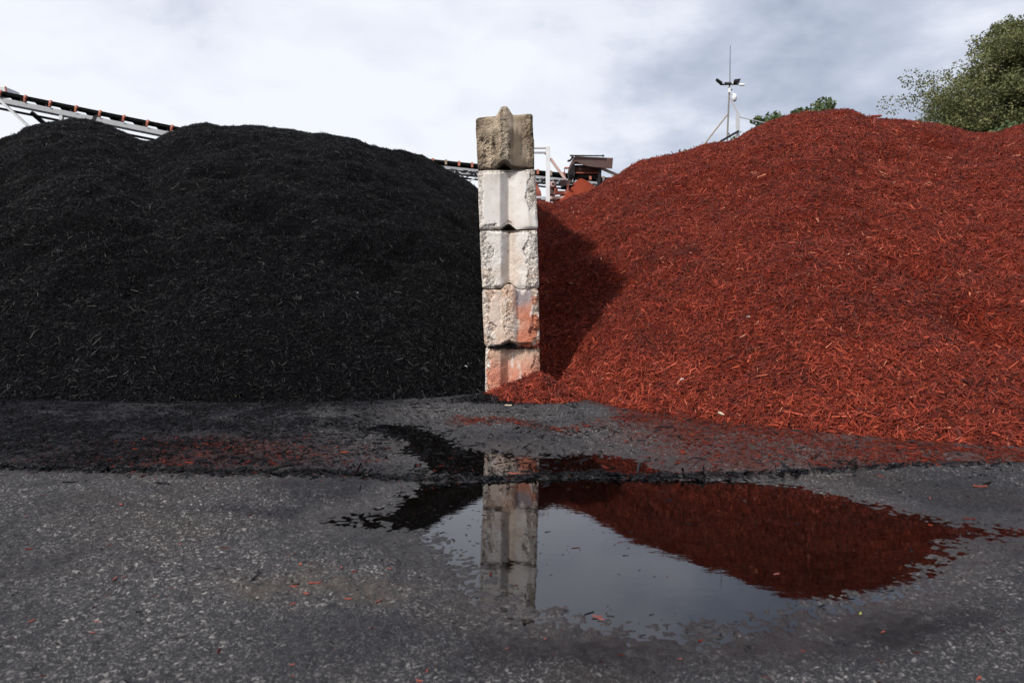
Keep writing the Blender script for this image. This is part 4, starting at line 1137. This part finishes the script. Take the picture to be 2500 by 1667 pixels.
def tree(name, base, height, crown_fn, n_limbs, n_leaf, leaf, mat, label, group, seed, trunk_r=0.25, low=0.25, spread=0.42, fitp=99.5):
    """crown_fn(t) gives the crown's half width at relative height t"""
    r = random.Random(seed); g2 = np.random.default_rng(seed)
    root = empty(name, base, label, 'tree', group)
    base = np.asarray(base, float)
    tk = MB()
    trunk = [base + np.array([0.25 * math.sin(i * 1.3 + seed) * i / 7, 0.2 * math.cos(i * 1.7 + seed) * i / 7, height * 0.94 * i / 8]) for i in range(9)]
    tk.tube(trunk, [trunk_r * (1 - 0.93 * i / 8) for i in range(9)], 8)
    C_, R_ = [], []
    for i in range(n_limbs):
        t0 = low + (0.97 - low) * (i + r.random()) / n_limbs
        j = min(int(t0 / 0.94 * 8), 7); fr_ = t0 / 0.94 * 8 - j
        st = trunk[j] * (1 - fr_) + trunk[min(j + 1, 8)] * fr_
        az = r.uniform(0, 2 * PI) + i * 2.4
        ln = crown_fn(t0) * r.uniform(0.6, 1.0)
        rise = r.uniform(0.3, 0.75) * ln * (1.0 - 0.45 * t0)
        pts = [st + np.array([math.cos(az) * ln * q, math.sin(az) * ln * q, rise * q ** 1.3]) + g2.normal(0, 0.06 * ln, 3) * q for q in (0, 0.35, 0.7, 1.0)]
        rr = trunk_r * 0.35 * (1 - t0 * 0.7)
        tk.tube(pts, [rr, rr * 0.6, rr * 0.35, rr * 0.12], 6)
        for q in (0.35, 0.55, 0.75, 0.95):
            nsub = 2 if q < 0.9 else 3
            for _ in range(nsub):
                k_ = q * 3; a_ = min(int(k_), 2); f_ = k_ - a_
                p = pts[a_] * (1 - f_) + pts[a_ + 1] * f_
                d_ = np.array([r.uniform(-1, 1), r.uniform(-1, 1), r.uniform(-0.35, 0.75)]) * ln * 0.34
                e_ = p + d_
                tk.tube([p, p + d_ * 0.55 + [0, 0, 0.05 * ln], e_], [rr * 0.3, rr * 0.18, rr * 0.06], 5)
                C_.append(e_); R_.append(spread * (0.35 + 0.22 * ln) * r.uniform(0.6, 1.25))
                C_.append(p + d_ * 0.5); R_.append(spread * (0.25 + 0.16 * ln) * r.uniform(0.6, 1.1))
    C_.append(trunk[-1]); R_.append(spread * 1.2)
    tk.build('trunk', m_bark, root)
    C_ = np.array(C_); R_ = np.array(R_)
    w_ = R_ ** 2; w_ /= w_.sum()
    idx = g2.choice(len(C_), n_leaf, p=w_)
    dd = g2.normal(size=(n_leaf, 3)); dd /= np.linalg.norm(dd, axis=1, keepdims=True)
    rad = R_[idx][:, None] * g2.uniform(0.15, 1.0, (n_leaf, 1)) ** 0.5
    Pl = C_[idx] + dd * rad * np.array([1.1, 1.1, 0.8])
    clump = g2.uniform(-0.2, 0.25, len(C_))
    tone = np.clip(0.5 + clump[idx] + g2.normal(0, 0.17, n_leaf), 0, 1)
    fit = height / np.percentile(Pl[:, 2], fitp)
    Pl[:, 2] *= fit
    for o_ in root.children: o_.scale.z = fit
    leaves_mesh('crown', Pl, leaf, tone, mat, root)
    return root

YT = 46.0
def hgt(py, Y): return float(at(1250, py, Y)[2])
pop = lambda t, w: w * max(0.2, min(1.0, max(0, (1.0 - t) / 0.46)) ** 0.7)
p = at(2442, 300, YT)
tree('poplar_tree', (p[0] + 0.3, YT, 0), hgt(64, YT), lambda t: pop(t, 5.7), 150, 150000, 0.075, m_pop, 'tall olive green poplar rising over the right end of the red pile', 'trees behind the red pile', 5, 0.32, 0.22, 0.54, 99.3)
p = at(2575, 300, YT)
tree('poplar_tree', (p[0], YT + 1.5, 0), hgt(72, YT), lambda t: pop(t, 4.0), 70, 70000, 0.075, m_pop, 'poplar cut off by the right frame edge beside the taller poplar', 'trees behind the red pile', 11, 0.3, 0.2, 0.54, 99.3)
dome = lambda w: (lambda t: w * math.sqrt(max(0.05, 1 - ((t - 0.55) / 0.5) ** 2)))
def low_tree(px, py, Y, w, nl, seed, label, leaf=0.12, n_limbs=22):
    p = at(px, py, Y)
    tree('maple_tree', (p[0], Y, 0), hgt(py, Y) * 0.97, dome(w), n_limbs, nl, leaf, m_map, label, 'trees behind the red pile', seed, 0.22, 0.35, 0.6)
low_tree(1968, 263, 42, 3.4, 24000, 21, 'bright green maple crown showing above the red pile right of the mast')
low_tree(2070, 262, 44, 2.2, 7000, 22, 'thin green tree top just right of the maple crown above the red pile', n_limbs=16)
low_tree(2215, 286, 50, 2.4, 7000, 23, 'low green tree top at the left foot of the poplar')
low_tree(1672, 362, 40, 1.2, 3000, 24, 'tiny green tree top peeking over the red pile left of the mast', 0.1, 10)
low_tree(1808, 312, 44, 1.0, 500, 25, 'sparse small tree top beside the grey steel post', 0.08, 10)
low_tree(2480, 285, 40, 1.8, 6000, 26, 'low dense green bush between the poplars behind the pile dip')

# ------------------------------------------------------------------ light
sun_to = Vector((1.45, 1.30, -2.05)).normalized()
sd_ = -sun_to
L_ = bpy.data.lights.new('sun', 'SUN'); L_.energy = 5.0; L_.angle = math.radians(5.0); L_.color = (1.0, 0.95, 0.88)
so = bpy.data.objects.new('sun', L_); COL.objects.link(so)
so.rotation_euler = sun_to.to_track_quat('-Z', 'Y').to_euler(); so.location = (-20, -20, 40)

wd_ = bpy.data.worlds.new('World'); S.world = wd_; wd_.use_nodes = True
t = wd_.node_tree; t.nodes.clear(); k = NT(t)
out = k.n('ShaderNodeOutputWorld')
sky = k.n('ShaderNodeTexSky', sky_type='NISHITA', sun_disc=False, sun_elevation=math.asin(sd_.z), sun_rotation=math.atan2(sd_.x, sd_.y), air_density=1.0, dust_density=1.5)
d3 = k.n('ShaderNodeTexCoord').outputs['Generated']
sp = k.n('ShaderNodeSeparateXYZ', {0: d3})
zz = k.math('ADD', k.math('MAXIMUM', sp.outputs[2], 0.0), 0.28)
cv = k.n('ShaderNodeCombineXYZ', {0: k.math('DIVIDE', sp.outputs[0], zz), 1: k.math('DIVIDE', sp.outputs[1], zz), 2: 0.0}).outputs[0]
cn = k.noise(cv, 2.6, 7, 0.55, 0.15)
cn2 = k.noise(k.n('ShaderNodeVectorMath', {0: cv, 1: (3.7, 1.2, 0)}, operation='ADD').outputs[0], 0.75, 4, 0.5, 0.2)
# the darker cloud bank stands to the right, high up
u_, s_ = ray(2150, 90)
dk = Vector((u_, 1, s_)).normalized()
dot = k.n('ShaderNodeVectorMath', {0: k.n('ShaderNodeVectorMath', {0: d3}, operation='NORMALIZE').outputs[0], 1: tuple(dk)}, operation='DOT_PRODUCT').outputs[1]
bank = k.maprange(dot, 0.90, 0.99)
dark = k.math('ADD', k.math('MULTIPLY', bank, 0.62), k.math('ADD', k.math('MULTIPLY', k.math('SUBTRACT', cn, 0.5), 1.9), k.math('MULTIPLY', k.math('SUBTRACT', cn2, 0.5), 0.6)))
dark = k.math('ADD', dark, k.maprange(sp.outputs[2], 0.15, 0.7, 0.0, 0.16))
cloud = k.ramp(dark, [(0.0, (9.9, 10.1, 10.8)), (0.28, (8.9, 9.2, 10.2)), (0.55, (6.4, 6.9, 8.1)), (0.95, (4.0, 4.6, 5.9))])
col = k.mix(0.9, sky.outputs[0], cloud)
bg = k.n('ShaderNodeBackground', {0: col, 1: 0.1})
t.links.new(bg.outputs[0], out.inputs[0])

# ------------------------------------------------------------------ camera
cam = bpy.data.cameras.new('camera'); cam.sensor_width = 36.0; cam.lens = F / 2500 * 36.0
cam.clip_end = 2000; cam.clip_start = 0.05
cam.dof.use_dof = True; cam.dof.focus_distance = 6.5; cam.dof.aperture_fstop = 4.5
co_ = bpy.data.objects.new('camera', cam); COL.objects.link(co_)
co_.location = (0, 0, H); co_.rotation_euler = (PI / 2 - TH, 0, 0)
S.camera = co_

S.render.engine = 'CYCLES'
S.view_settings.view_transform = 'Standard'; S.view_settings.look = 'None'
S.view_settings.exposure = 0.0; S.view_settings.gamma = 1.0
S.cycles.use_denoising = True
S.cycles.max_bounces = 6; S.cycles.transparent_max_bounces = 8
